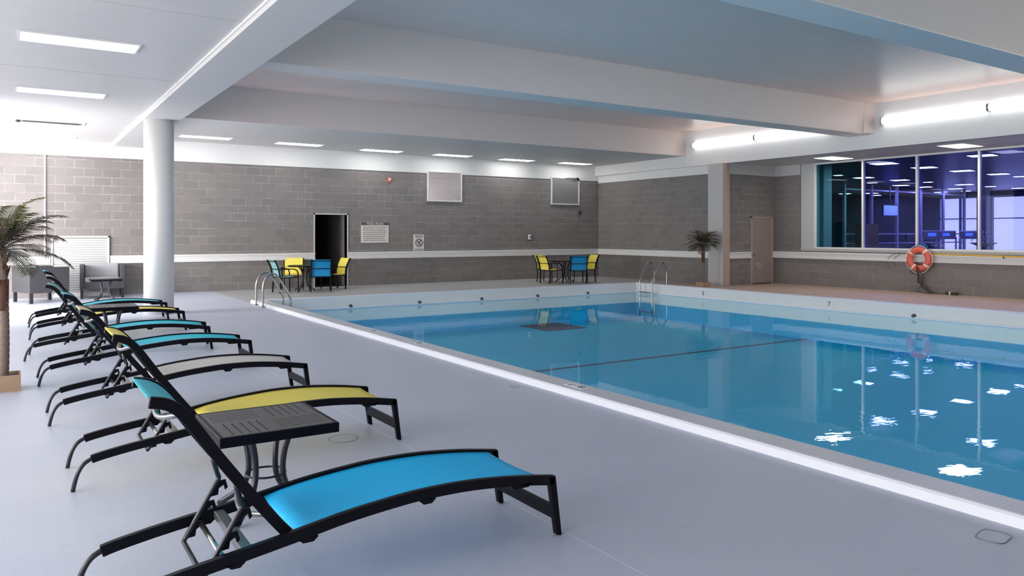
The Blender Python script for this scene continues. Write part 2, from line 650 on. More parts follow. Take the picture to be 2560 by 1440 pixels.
# tiled top and bright nosing of the coping
b = box(bmn(), PX0 - CW + 0.03, PX0 + 0.004, PY0, PY1 + CW - 0.03, CH - 0.012, CH + 0.002)
struct('pool_coping', b, M['coping'], 0.003)
b = box(bmn(), PX1 - 0.004, PX1 + CW, PY0, PY1 + CW, CH - 0.012, CH + 0.002)
box(b, PX0, PX1, PY1 - 0.004, PY1 + CW, CH - 0.012, CH + 0.002)
struct('pool_coping', b, M['coping_edge'], 0.004)
b = prism(bmn(), [(PX0 - CW - 0.012, 0.0), (PX0 - CW - 0.004, CH - 0.01), (PX0 - CW + 0.01, CH + 0.003), (PX0 - CW + 0.03, CH + 0.003), (PX0 - CW + 0.03, 0.0)], 'y', PY0, PY1 + CW)
struct('pool_nosing', b, M['coping_edge'])
# gutter lip just above the water
b = box(bmn(), PX0, PX1, PY1 - 0.035, PY1, WZ + 0.004, WZ + 0.042)
box(b, PX1 - 0.035, PX1, PY0, PY1, WZ + 0.004, WZ + 0.042)
struct('pool_gutter_lip', b, M['coping_edge'], 0.006)
b = box(bmn(), PX0, PX1, PY0, PY1, WZ - 0.002, WZ)
for f in list(b.faces):
    if f.normal.z < 0.5 and abs(f.calc_center_median().z - WZ) > 1e-4:
        pass
wb = bmn()
vs_ = [wb.verts.new(p) for p in ((PX0, PY0, WZ), (PX1, PY0, WZ), (PX1, PY1, WZ), (PX0, PY1, WZ))]
wb.faces.new(vs_)
b.free()
wo = obj('pool_water', wb, M['water'])
wo['kind'] = 'stuff'
tag(wo, 'clear blue water filling the rectangular swimming pool', 'water')

d = tag(obj('main_drain_grate', box(bmn(), -0.62, 0.62, -0.65, 0.65, 0, 0.012), M['drain'], loc=(11.68, 16.05 - 0.02, zb)),
        'dark square drain grate on the pool floor near the far end', 'drain')
tag(obj('floor_stripe', box(bmn(), PX0 + 0.02, PX1 - 0.02, -0.035, 0.035, 0, 0.008), M['drain'], loc=(0, 11.0, zb)),
    'thin dark tile stripe crossing the pool floor', 'stripe')

# walls
def wall_with_holes_x(y0, y1, x0, x1, z0, z1, holes):
    b = bmn()
    xs = x0
    for (a, c, ha, hb) in holes:
        box(b, xs, a, y0, y1, z0, z1)
        if ha > z0:
            box(b, a, c, y0, y1, z0, ha)
        box(b, a, c, y0, y1, hb, z1)
        xs = c
    box(b, xs, x1, y0, y1, z0, z1)
    return b


struct('wall_back', wall_with_holes_x(YB, YB + 0.2, -6, XR1 + 0.2, 0, 4.6, [(7.035, 7.975, 0, 2.035)]), M['block_x'])
struct('wall_front', box(bmn(), -6, XR2 + 0.2, -7.2, -7.0, 0, 4.6), M['block_x'])
struct('wall_right', box(bmn(), XR1, XR1 + 0.2, YA + 0.1, YB, 0, 4.6), M['block_y'])
struct('wall_alcove', box(bmn(), XR1 - 0.02, XR2 + 0.2, YA, YA + 0.2, 0, 3.6), M['block_x'])
b = box(bmn(), XR2, XR2 + 0.2, 14.12, YA, 0, 3.6)
box(b, XR2, XR2 + 0.2, -7, 14.12, 0, 1.02)
struct('wall_right_window', b, M['block_y'])
b = box(bmn(), XR2 - 0.015, XR2 + 0.2, 13.66, 14.12, 1.0, 3.55)
box(b, XR2 - 0.015, XR2 + 0.2, -7, 13.66, 1.0, 1.075)
struct('wall_right_reveal', b, M['grey_paint'])
# white band below the ceiling
b = box(bmn(), -6, XR1, YB - 0.03, YB, BLOCK_TOP, 3.86)
struct('trim_1', b, M['white'])
struct('trim_2', box(bmn(), XR1 - 0.03, XR1, 15.55, YB - 0.03, 3.27, 3.54), M['white'])
struct('trim_3', box(bmn(), PX1 + 2.02, XR2, YA - 0.03, YA, 3.22, 3.53), M['grey_paint'])
struct('trim_4', box(bmn(), XR2 - 0.03, XR2, 14.14, YA - 0.03, 3.22, 3.53), M['grey_paint'])
struct('trim_5', box(bmn(), 0.575, 0.605, YB - 0.045, YB, 1.0, 3.70), M['white'])
# chair rail: a moulded double-lipped strip
RAIL = [(0, 0.775), (0.055, 0.775), (0.06, 0.815), (0.03, 0.822), (0.03, 0.862), (0.042, 0.866), (0.042, 0.905), (0.03, 0.91), (0.03, 0.925), (0.062, 0.93), (0.062, 0.958), (0.05, 0.966), (0, 0.966)]
def rail_x(a, c, y):
    return prism(bmn(), [(y - p, z) for p, z in RAIL], 'x', a, c)
def rail_y(a, c, x):
    return prism(bmn(), [(x - p, z) for p, z in RAIL], 'y', a, c)
struct('trim_6', rail_x(1.94, 7.03, YB), M['white'])
struct('trim_7', rail_x(7.98, XR1, YB), M['white'])
struct('trim_8', rail_y(15.56, YB, XR1), M['white'])
struct('trim_9', rail_x(17.24, 18.18, YA), M['white'])
struct('trim_10', rail_x(19.14, XR2, YA), M['white'])
struct('trim_11', rail_y(-7, YA, XR2), M['white'])
struct('trim_12', rail_x(-6, 0.70, YB), M['white'])

# pilaster between the two right-hand walls
struct('wall_pilaster', box(bmn(), 16.95, 17.24, 15.0, 15.55, 0, 3.52), M['tan'], 0.005)
struct('trim_13', box(bmn(), 16.942, 16.95, 15.0, 15.55, 0, 3.52), M['grey_paint'])

# ceilings
ZL, ZLB, ZB, ZS, ZT = 3.69, 3.62, 4.58, 3.52, 3.85
XB0, XB1, XBR = 2.0, 2.6, 17.07
struct('ceiling', box(bmn(), -9, XB0, -7, YB, ZL, ZL + 0.15), M['ceiling'])
struct('ceiling', box(bmn(), XB1, XBR + 0.1, -7, 16.6, ZB, ZB + 0.15), M['bay'])
struct('ceiling', box(bmn(), XB1, XR1, 16.58, YB, ZT, ZT + 0.85), M['ceiling'])
struct('ceiling_beam', box(bmn(), XB0, XB1, -7, YB - 0.03, ZLB, 4.7), M['ceiling'])
b = box(bmn(), XB0 - 0.03, XB0, -7, YB - 0.03, ZL - 0.022, ZL + 0.001)
struct('trim_14', b, M['white'])
for i, y in enumerate((-1.0, 4.8, 10.6)):
    b = prism(bmn(), [(y - 0.05, ZB + 0.05), (y, ZT), (y + 0.53, ZT), (y + 0.58, ZB + 0.05)], 'x', XB1, XBR)
    # haunch where the beam meets the long right-hand beam
    prism(b, [(XBR - 0.30, y - 0.045), (XBR + 0.01, y - 0.13), (XBR + 0.01, y + 0.66), (XBR - 0.30, y + 0.575)], 'z', ZT + 0.02, ZB + 0.02)
    struct('ceiling_beam', b, M['warm'], 0.012)
struct('ceiling_beam', box(bmn(), XBR, XR1 + 0.05, -7, YB - 0.03, ZS, 4.7), M['white'])
struct('ceiling', box(bmn(), XR1, XR2 + 0.2, -7, YA + 0.2, ZS, ZS + 0.12), M['ceiling'])
struct('trim_15', box(bmn(), XB1, XBR, 16.555, 16.60, ZT - 0.005, ZB), M['warm'])
b = bmn()
for y in (8.15, 11.87):
    box(b, -9, XB0 - 0.03, y - 0.006, y + 0.006, ZL - 0.003, ZL + 0.001)
struct('trim_16', b, M['grey_paint'])

# tall left windows (out of frame; they frame the daylight)
b = bmn()
for y in (1.6, 4.6, 7.6, 10.4, 15.2, 18.0, 20.7):
    box(b, -3.5, -3.42, y - 0.05, y + 0.05, 0, ZL)
box(b, -3.5, -3.42, 1.6, 20.7, 0.0, 0.30)
box(b, -3.5, -3.42, 1.6, 20.7, 3.45, ZL)
struct('window_3', b, M['white'])

# round column under the long beam
struct('column', cyl(bmn(), 2.27, 15.65, 0, ZLB, 0.262, seg=64), M['white'])

# doorway in the back wall, dark passage behind
b = box(bmn(), 6.6, 8.2, YB + 2.6, YB + 2.7, 0, 2.5)
box(b, 6.9, 7.035, YB + 0.2, YB + 2.6, 0, 2.5)
box(b, 6.6, 8.2, YB + 0.2, YB + 2.7, 2.3, 2.4)
box(b, 6.6, 8.2, YB, YB + 2.7, -0.1, 0.0)
struct('wall_passage', b, M['dark'])
struct('wall_passage_side', box(bmn(), 7.975, 8.1, YB + 0.2, YB + 2.6, 0, 2.5), M['block_y'])
b = box(bmn(), 7.0, 7.035, YB - 0.02, YB + 0.2, 0, 2.07)
box(b, 7.975, 8.01, YB - 0.02, YB + 0.2, 0, 2.07)
box(b, 7.0, 8.01, YB - 0.02, YB + 0.2, 2.035, 2.07)
struct('door_1', b, M['grey_paint'])
dd = struct('door_2', box(bmn(), 7.05, 7.10, YB + 0.25, YB + 1.1, 0.01, 2.02), M['dark'])
obj('push_plate', box(bmn(), 7.10, 7.115, YB + 0.35, YB + 0.5, 1.05, 1.35), M['greybar'], dd)
obj('door_knob', tube(bmn(), [(7.10, YB + 0.95, 0.95), (7.15, YB + 0.95, 0.95), (7.16, YB + 0.95, 0.95)], [0.02, 0.025, 0.03], 12), M['steel'], dd)

# brown door in the alcove
dr = struct('door_3', box(bmn(), 18.22, 19.10, YA - 0.03, YA + 0.005, 0.01, 1.965), M['door'], 0.004)
b = box(bmn(), 18.18, 18.22, YA - 0.045, YA, 0, 2.0)
box(b, 19.10, 19.14, YA - 0.045, YA, 0, 2.0)
box(b, 18.18, 19.14, YA - 0.045, YA, 1.965, 2.0)
obj('door_frame', b, M['tan'], dr)
kb = tube(bmn(), [(18.31, YA - 0.03, 0.87), (18.31, YA - 0.07, 0.87), (18.31, YA - 0.075, 0.87), (18.31, YA - 0.11, 0.87)], [0.02, 0.014, 0.032, 0.028], 16)
obj('door_knob', kb, M['steel'], dr)
obj('kick_gap', box(bmn(), 18.22, 19.10, YA - 0.033, YA - 0.029, 0.0, 0.035), M['dark'], dr)
sc_ = bmn()
for k, (a, c) in enumerate((((18.40, .62), (18.58, .60)), ((18.44, .58), (18.66, .40)), ((18.58, .60), (18.66, .52)), ((18.48, .56), (18.72, .34)))):
    tube(sc_, [(a[0], YA - 0.031, a[1]), (c[0], YA - 0.031, c[1])], 0.008, 6)
obj('paint_scratch', sc_, M['sign'], dr)

# ------------------------------------------------------------------ window to the next room
wy = [13.66, 12.185, 10.705, 9.2, 7.7, 6.2, 4.7]
wn = bpy.data.objects.new('window_1', None)
C.objects.link(wn)
wn['kind'] = 'structure'
b = box(bmn(), XR2 - 0.03, XR2 + 0.09, 4.7, 13.66, 1.075, 1.115)
box(b, XR2 - 0.03, XR2 + 0.09, 4.7, 13.66, 3.475, 3.52)
obj('window_frame', b, M['white'], wn, 0.004)
for y in wy:
    obj('mullion', box(bmn(), XR2 - 0.03, XR2 + 0.09, y - 0.025, y + 0.025, 1.115, 3.475), M['white'], wn, 0.004)
for i in range(len(wy) - 1):
    obj('glass_pane', box(bmn(), XR2 + 0.03, XR2 + 0.034, wy[i + 1] + 0.02, wy[i] - 0.02, 1.11, 3.48), M['glass_teal' if i == 0 else 'glass_blue'], wn)
struct('trim_17', box(bmn(), XR2 - 0.05, XR2 + 0.02, -7, 14.12, 1.045, 1.078), M['grey_paint'], 0.004)

# the room beyond
GX0, GX1, GY0, GY1, GZ = 19.5, 40.0, 2.0, 27.0, 3.56
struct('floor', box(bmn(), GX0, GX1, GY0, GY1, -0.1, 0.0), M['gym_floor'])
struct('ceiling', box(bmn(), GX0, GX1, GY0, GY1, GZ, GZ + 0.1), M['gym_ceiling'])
b = box(bmn(), GX1, GX1 + 0.2, 21.0, GY1, 0, GZ)
box(b, GX1, GX1 + 0.2, GY0, 21.0, 3.27, GZ)
box(b, GX1, GX1 + 0.2, GY0, 21.0, 0, 0.4)
box(b, GX1 - 0.05, GX1 + 0.2, 18.45, 18.85, 0, GZ)
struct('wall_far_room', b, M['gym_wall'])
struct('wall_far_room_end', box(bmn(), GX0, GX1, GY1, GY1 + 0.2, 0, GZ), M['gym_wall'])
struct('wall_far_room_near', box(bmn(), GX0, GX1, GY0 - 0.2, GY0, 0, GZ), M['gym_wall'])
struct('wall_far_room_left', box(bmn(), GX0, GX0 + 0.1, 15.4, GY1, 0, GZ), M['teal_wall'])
w2 = struct('window_2', box(bmn(), GX1 + 0.12, GX1 + 0.14, GY0, 21.0, 0.4, 3.27), M['gym_sky'])
b = box(bmn(), GX1 + 0.02, GX1 + 0.1, GY0, 21.0, 2.22, 2.27)
for y in (20.0, 16.2, 13.0, 9.5, 6.0):
    box(b, GX1 + 0.02, GX1 + 0.1, y - 0.05, y + 0.05, 0.4, 3.27)
obj('window_frame', b, M['gym_wall'], w2)
# glazed partition across the room
pt = bpy.data.objects.new('wall_partition', None)
C.objects.link(pt)
pt['kind'] = 'structure'
for k in range(6):
    x = 28.40 + 1.9 * k
    obj('post', box(bmn(), x - 0.06, x + 0.06, 18.7, 18.8, 0, GZ), M['gym_frame'], pt)
obj('top_rail', box(bmn(), 28.4, 37.9, 18.72, 18.78, 1.46, 1.52), M['gym_frame'], pt)
obj('lower_rail', box(bmn(), 28.4, 37.9, 18.72, 18.78, 1.07, 1.12), M['gym_frame'], pt)
obj('header', box(bmn(), 28.4, 37.9, 18.72, 18.78, 3.30, 3.36), M['gym_frame'], pt)
struct('column', box(bmn(), 20.25, 20.65, 14.05, 14.40, 0, GZ), M['gym_column'])
struct('column', box(bmn(), 37.4, 37.8, 17.55, 17.95, 0, GZ), M['gym_wall'])

LG = []
gl = [(21.354, 12.82, 1.15), (23.678, 12.9, 1.12), (25.944, 12.9, 1.12), (28.409, 12.92, 1.08), (30.24, 13.0, .8),
      (21.3, 10.08, 1.09), (20.97, 8.6, 1.0), (26.10, 16.45, 1.06), (28.44, 16.44, 1.04), (30.5, 16.47, .57), (33.27, 16.45, 1.1),
      (35.59, 16.5, .7), (37.9, 16.4, .9), (24.27, 16.27, .3), (28.97, 17.9, .6), (31.57, 18.2, 1.0), (33.58, 18.3, 1.0),
      (36.0, 18.2, 1.0), (38.4, 20.1, .95), (38.38, 18.9, .7), (38.7, 23.7, .86), (36.5, 22.6, 1.06), (35.8, 23.6, .9),
      (23.7, 9.6, 1.1), (26.0, 9.6, 1.1), (28.4, 9.6, 1.1)]
def make_lamp(label, w_, d_, m, group, name='ceiling_light'):
    t = thing(name, label, 'ceiling light', group=group)
    obj('diffuser', box(bmn(), -w_ / 2, w_ / 2, -d_ / 2, d_ / 2, -0.012, 0.0), m, t)
    b = bmn()
    e = 0.022
    box(b, -w_ / 2 - e, w_ / 2 + e, -d_ / 2 - e, -d_ / 2, -0.016, 0.0)
    box(b, -w_ / 2 - e, w_ / 2 + e, d_ / 2, d_ / 2 + e, -0.016, 0.0)
    box(b, -w_ / 2 - e, -w_ / 2, -d_ / 2, d_ / 2, -0.016, 0.0)
    box(b, w_ / 2, w_ / 2 + e, -d_ / 2, d_ / 2, -0.016, 0.0)
    obj('frame', b, M['white'], t)
    return t
gp = make_lamp('square ceiling light panel in the dark room behind the window', 0.6, 0.6, M['gym_lamp'], 'ceiling lights in the dark room behind the window')
for i, (x, y, s) in enumerate(gl):
    row = 'row nearest the glass' if y < 11 else 'long middle row' if y < 14 else 'second row back' if y < 17 else 'faint row by the glazed partition' if y < 19.5 else 'deepest row beyond the partition'
    rank = sorted(q[0] for q in gl if (q[1] < 11, 11 <= q[1] < 14, 14 <= q[1] < 17, 17 <= q[1] < 19.5, q[1] >= 19.5) == (y < 11, 11 <= y < 14, 14 <= y < 17, 17 <= y < 19.5, y >= 19.5)).index(x)
    lab = 'square light behind glass, %s, %s from left' % (row, ['first', 'second', 'third', 'fourth', 'fifth', 'sixth', 'seventh'][rank])
    o = gp if i == 0 else dup(gp, (0, 0, 0), 0, lab)
    o['label'] = lab
    o.location = (x, y, GZ)
    k = max(0.45, s / 1.1)
    o.rotation_euler = (0, 0, PI / 4 - 0.6)
    o.scale = (k, k, 1)

# television, cabinets and equipment seen dimly through the glass
tv = thing('television', 'small television with a blue picture hanging behind the window', 'television', (31.4, 18.55, 0))
obj('casing', box(bmn(), -0.56, 0.56, 0, 0.06, 2.24, 2.74), M['dark'], tv)
obj('screen', box(bmn(), -0.52, 0.52, -0.006, 0, 2.28, 2.70), M['screen'], tv)
obj('bracket', box(bmn(), -0.03, 0.03, 0.02, 0.06, 2.74, GZ), M['dark'], tv)
cb_ = thing('cabinet', 'tall brown cabinet behind the second window pane', 'cabinet', (29.1, 18.2, 0))
obj('body', box(bmn(), -0.5, 0.5, -0.2, 0.2, 0, 1.9), mat('brown_cabinet', (0.10, 0.045, 0.03), 0.5), cb_)
obj('door', box(bmn(), -0.46, 0.46, -0.215, -0.2, 0.08, 1.82), mat('brown_cabinet_door', (0.13, 0.06, 0.04), 0.5), cb_)


def treadmill(loc, rz, label):
    t = thing('treadmill', label, 'exercise machine', loc, rz, 'exercise machines behind the window')
    obj('deck', box(bmn(), -0.9, 0.6, -0.35, 0.35, 0.0, 0.2), M['gym_wall'], t)
    for s in (-1, 1):
        b = tube(bmn(), [(0.5, s * 0.36, 0.2), (0.62, s * 0.36, 1.2), (0.60, s * 0.36, 1.35)], 0.035, 8)
        obj('upright', b, M['gym_frame'], t)
        b = tube(bmn(), [(0.6, s * 0.36, 1.05), (0.1, s * 0.36, 0.98)], 0.025, 8)
        obj('handrail', b, M['gym_frame'], t)
    mx = Matrix.Translation((0.6, 0, 1.42)) @ Matrix.Rotation(-0.5, 4, 'Y')
    obj('console', box(bmn(), -0.04, 0.04, -0.36, 0.36, -0.16, 0.22, mx), M['gym_frame'], t, 0.01)
    obj('display', box(bmn(), -0.045, -0.04, -0.14, 0.14, 0.0, 0.14, mx), M['screen'], t)
    return t
t1 = treadmill((32.6, 16.9, 0), 0.4, 'treadmill with a lit console behind the third window pane, nearer the post')
t2 = dup(t1, (34.1, 16.7, 0), 0.4, 'treadmill with a lit console just left of the life ring, behind the glass')
t3 = dup(t1, (30.2, 16.2, 0), 0.4, 'treadmill behind the second window pane, farthest left of the exercise machines')
pl = thing('planter', 'pedestal bowl with pale plants against the bright far windows', 'planter', (35.6, 16.8, 0))
obj('stem', tube(bmn(), [(0, 0, 0), (0, 0, 0.9)], [0.18, 0.05], 12), M['gym_wall'], pl)
obj('bowl', cyl(bmn(), 0, 0, 0.9, 1.1, 0.15, 0.55, 20), M['gym_wall'], pl)
lb = bmn()
for k in range(60):
    a = random.uniform(0, 2 * PI)
    r_ = random.uniform(0.05, 0.6)
    z_ = 1.1 + random.uniform(0.0, 0.55)
    c_ = Vector((r_ * math.cos(a), r_ * math.sin(a), z_))
    q = [Vector((random.uniform(-1, 1), random.uniform(-1, 1), random.uniform(-1, 1))).normalized() * 0.09 for _ in range(3)]
    lb.faces.new([lb.verts.new(c_ + v) for v in q])
obj('foliage', lb, M['gym_frame'], pl)

# ------------------------------------------------------------------ ceiling lights of the hall
for n_, (x, y) in (('nearest of the long light panels in the low left ceiling', (0.63, 10.0)),
                   ('second nearest long light panel in the low left ceiling', (0.61, 13.72)),
                   ('long light panel in the low left ceiling, closest to the back wall', (0.58, 20.1))):
    t = make_lamp(n_, 1.16, 0.44, M['lamp'], 'long light panels in the left ceiling')
    t.location = (x, y, ZL)
t = thing('ceiling_light', 'dark unlit ceiling fitting with bare metal and no cover', 'ceiling light', (0.57, 17.5, ZL), 0)
b = box(bmn(), -0.60, 0.60, -0.24, -0.19, -0.02, 0)
box(b, -0.60, 0.60, 0.19, 0.24, -0.02, 0)
box(b, -0.60, -0.56, -0.19, 0.19, -0.02, 0)
box(b, 0.56, 0.60, -0.19, 0.19, -0.02, 0)
obj('frame', b, M['white'], t)
obj('tray', box(bmn(), -0.56, 0.56, -0.19, 0.19, -0.006, 0), mat('dull_metal', (0.22, 0.21, 0.20), 0.5, 0.4, var=0.5, scale=9), t)
for s in (-0.1, 0.1):
    obj('lamp_holder', box(bmn(), -0.54, -0.48, s - 0.02, s + 0.02, -0.03, 0), M['dark'], t)
obj('ballast', box(bmn(), -0.44, 0.5, -0.04, 0.04, -0.028, 0), M['greybar'], t)
names = ['first', 'second', 'third', 'fourth', 'fifth', 'sixth']
for i, (x, y) in enumerate(((3.90, 19.65), (6.26, 19.82), (8.70, 20.12), (11.0, 20.15), (13.4, 20.3), (15.7, 20.25))):
    t = make_lamp('%s light panel from the column in the row along the back wall' % names[i], 1.15, 0.42, M['lamp'], 'light panels in a row along the back wall')
    t.location = (x, y, ZT)
for n_, (x, y) in (('diamond-looking square soffit light above the leftmost window pane', (18.32, 12.4)),
                   ('square soffit light above the windows, right of the other one', (18.2, 9.08))):
    t = make_lamp(n_, 0.9, 0.56, M['lamp_warm'], 'square soffit lights above the windows')
    t.location = (x, y, ZS)
for y, nm in ((5.7, 'added unseen square soffit light beyond the right picture edge'),):  # added soffit light, out of view
    t = make_lamp(nm, 0.9, 0.56, M['lamp_warm'], 'square soffit lights above the windows')
    t.location = (18.2, y, ZS)


def strip(y0, y1, label):
    t = thing('wall_light', label, 'strip light', (XBR, (y0 + y1) / 2, 4.13), 0, 'tube lights along the right beam')
    h = (y1 - y0) / 2
    b = bmn()
    prof = [(0, -0.075)] + [(-0.075 - 0.045 * math.cos(a), 0.075 * math.sin(a)) for a in [(-PI / 2) + PI * k / 12 for k in range(13)]] + [(0, 0.075)]
    prism(b, prof, 'y', -h + 0.012, h - 0.012)
    obj('diffuser', b, M['tube'], t)
    for s in (-1, 1):
        b = bmn()
        pr = [(0, -0.082)] + [(-0.078 - 0.05 * math.cos(a), 0.082 * math.sin(a)) for a in [(-PI / 2) + PI * k / 12 for k in range(13)]] + [(0, 0.082)]
        prism(b, pr, 'y', s * h - 0.012, s * h + 0.012)
        obj('end_cap', b, M['greybar'], t)
strip(7.94, 10.26, 'tube light on the right beam, nearer of the two in full view')
strip(5.60, 7.92, 'tube light on the right beam, cut by the right picture edge')
strip(13.93, 16.2, 'farthest tube light on the right beam, beside the far crossbeam')
strip(11.65, 13.91, 'tube light on the right beam, half hidden by the middle crossbeam')
strip(0.8, 3.1, 'added unseen tube light on the right beam, nearest the viewer')  # added fixture out of view, extending the row of tubes

# ================================================================== loungers
RT = sp2([(2.245, 0.3015), (2.12, 0.322), (2.01, 0.338), (1.88, 0.352), (1.765, 0.361), (1.64, 0.365), (1.50, 0.364), (1.40, 0.358),
          (1.27, 0.347), (1.13, 0.331), (0.95, 0.302), (0.80, 0.280), (0.68, 0.263), (0.50, 0.238), (0.35, 0.212), (0.295, 0.198)], 2)
BK = sp2([(0.955, 0.285), (0.88, 0.378), (0.80, 0.482), (0.682, 0.643), (0.60, 0.765), (0.56, 0.820), (0.52, 0.860), (0.475, 0.885), (0.42, 0.897)], 3)
HW = 0.285


def crossrod(bm, x, z, r, sag=0.0, dx=0.0, w_=HW):
    pts = [(x + dx * (1 - (k / 6 * 2 - 1) ** 2), -w_ + 2 * w_ * k / 6, z - sag * (1 - (k / 6 * 2 - 1) ** 2)) for k in range(7)]
    return tube(bm, pts, r, 10)


def make_lounger(label, seat_m, back_m, loc, rz, group='sun loungers in a row along the left deck', back_delta=0.0):
    t = thing('sun_lounger', label, 'sun lounger', loc, rz, group)
    X0 = 1.2

    def L(pts):
        return [(x - X0, z) for x, z in pts]
    for s in (-1, 1):
        ya, yb = sorted((s * HW, s * (HW - 0.032)))
        r = obj('side_rail', ribbon(bmn(), L(RT), ya, yb, 0.047), M['black'], t, 0.004)
        for bx, bz, bw in ((2.04, 0.288, 0.05), (1.54, 0.310, 0.028), (1.0, 0.258, 0.03), (0.715, 0.219, 0.025)):
            b = prism(bmn(), [(bx - bw - 0.012 - X0, bz + 0.006), (bx - bw + 0.008 - X0, bz - 0.012), (bx + bw - 0.008 - X0, bz - 0.012), (bx + bw + 0.012 - X0, bz + 0.006)], 'y', ya, yb)
            obj('stacking_pad', b, M['black'], r)
        b = prism(bmn(), [(2.205 - X0, 0.30), (2.245 - X0, 0.297), (2.282 - X0, 0.004), (2.272 - X0, 0.0), (2.250 - X0, 0.008)], 'y', ya, yb)
        obj('front_leg', b, M['black'], t, 0.003)
        ym = s * (HW - 0.016)
        p = smooth_path([(0.42 - X0, ym, 0.192), (0.345 - X0, ym, 0.187), (0.300 - X0, ym, 0.176), (0.262 - X0, ym, 0.152), (0.236 - X0, ym, 0.112), (0.219 - X0, ym, 0.06), (0.207 - X0, ym, 0.003)], 4)
        obj('rear_leg', tube(bmn(), p, 0.0125, 10), M['charcoal'], t)
    obj('crossbar', box(bmn(), 2.236 - X0, 2.258 - X0, -HW + 0.03, HW - 0.03, 0.085, 0.150), M['black'], t, 0.003)
    b = box(bmn(), 0.745 - X0, 0.790 - X0, -HW + 0.03, HW - 0.03, 0.228, 0.262)
    obj('crossbar', b, M['greybar'], t, 0.004)
    obj('crossbar', crossrod(bmn(), 0.985 - X0, 0.272, 0.013, 0.03, 0.0, HW - 0.045), M['black'], t)
    obj('crossbar', crossrod(bmn(), 2.05 - X0, 0.300, 0.010, 0.03, 0.0, HW - 0.03), M['black'], t)
    # seat sling
    b = bmn()
    rows = []
    path = [p for p in L(RT) if -0.235 <= p[0] <= 0.97]
    path = [(0.975, 0.3150)] + path + [(-0.235, 0.2975)]
    for x, z in path:
        rows.append([b.verts.new((x, -HW + 0.026 + (2 * HW - 0.052) * k / 8, z - 0.012 - 0.012 * (1 - (k / 4 - 1) ** 2))) for k in range(9)])
    for r, s in zip(rows, rows[1:]):
        for k in range(8):
            f = b.faces.new((r[k], r[k + 1], s[k + 1], s[k]))
            f.smooth = True
    st = obj('seat_sling', b, seat_m, t)
    so = st.modifiers.new('solidify', 'SOLIDIFY')
    so.thickness = 0.004
    # backrest frame + sling
    bw = HW - 0.040
    px, pz = 0.955, 0.285

    def R(pts):
        c, s_ = math.cos(back_delta), math.sin(back_delta)
        return [((x - px) * c - (z - pz) * s_ + px - X0, (x - px) * s_ + (z - pz) * c + pz) for x, z in pts]
    bk = R(BK)
    br = bmn()
    for s in (-1, 1):
        ya, yb = sorted((s * bw, s * (bw - 0.026)))
        rr = ribbon(bmn(), bk, ya, yb, 0.044, True)
        obj('backrest_rail', rr, M['black'], t, 0.004)
    b = bmn()
    rows = []
    n_ = len(bk)
    for i, (x, z) in enumerate(bk[1:]):
        u = i / (n_ - 2)
        rows.append([b.verts.new((x - 0.006 + 0.0, -bw + 0.022 + (2 * bw - 0.044) * k / 8, z - 0.004 - 0.003 * (1 - (k / 4 - 1) ** 2))) for k in range(9)])
    for r, s in zip(rows, rows[1:]):
        for k in range(8):
            f = b.faces.new((r[k], r[k + 1], s[k + 1], s[k]))
            f.smooth = True
    sl = obj('backrest_sling', b, back_m, t)
    so = sl.modifiers.new('solidify', 'SOLIDIFY')
    so.thickness = 0.004
    for (cx, cz) in ((0.52, 0.815), (0.845, 0.375)):
        (qx, qz), = R([(cx, cz)])
        pts = [(qx - 0.045 * math.sin(PI * k / 10), -bw + 0.02 + (2 * bw - 0.04) * k / 10, qz - 0.040 * math.sin(PI * k / 10)) for k in range(11)]
        obj('backrest_bow', tube(bmn(), pts, 0.011, 10), M['greybar'], t)
    # ratchet bracket: bent side arms with notched plates joined by a bottom bar
    (ax, az), = R([(0.728, 0.522)])
    for s in (-1, 1):
        y = s * (bw - 0.035)
        A = Vector((ax, y, az))
        B = Vector((0.757 - X0, y, 0.418))
        Cc = Vector((0.612 - X0, y, 0.168))
        arm = obj('recline_arm', tube(bmn(), smooth_path([A, A.lerp(B, 0.8), B, B.lerp(Cc, 0.12), B.lerp(Cc, 0.8), B.lerp(Cc, 0.93), Cc], 3), 0.0105, 10), M['charcoal'], t)
        b = bmn()
        for k, f0 in enumerate((0.05, 0.38, 0.70)):
            p0 = B.lerp(Cc, f0)
            p1 = B.lerp(Cc, f0 + 0.26)
            pts = [(p0.x, p0.z), (p0.x + 0.036, p0.z + 0.002), (p0.x + 0.046, p0.z - 0.034), (p0.x + 0.034, p0.z - 0.044), (p0.x + 0.028, p0.z - 0.020),
                   (p0.x + 0.008, p0.z - 0.032), (p0.x + 0.004, p0.z - 0.060), (p1.x, p1.z)]
            prism(b, pts, 'y', y - 0.004, y + 0.004)
        obj('notch_plate', b, M['black'], arm)
    obj('bracket_bar', tube(bmn(), [(0.612 - X0, -(bw - 0.035), 0.168), (0.612 - X0, bw - 0.035, 0.168)], 0.0105, 10), M['charcoal'], t)
    obj('bracket_bar', tube(bmn(), [(0.683 - X0, -HW + 0.03, 0.232), (0.683 - X0, HW - 0.03, 0.232)], 0.012, 10), M['steel'], t)
    return t


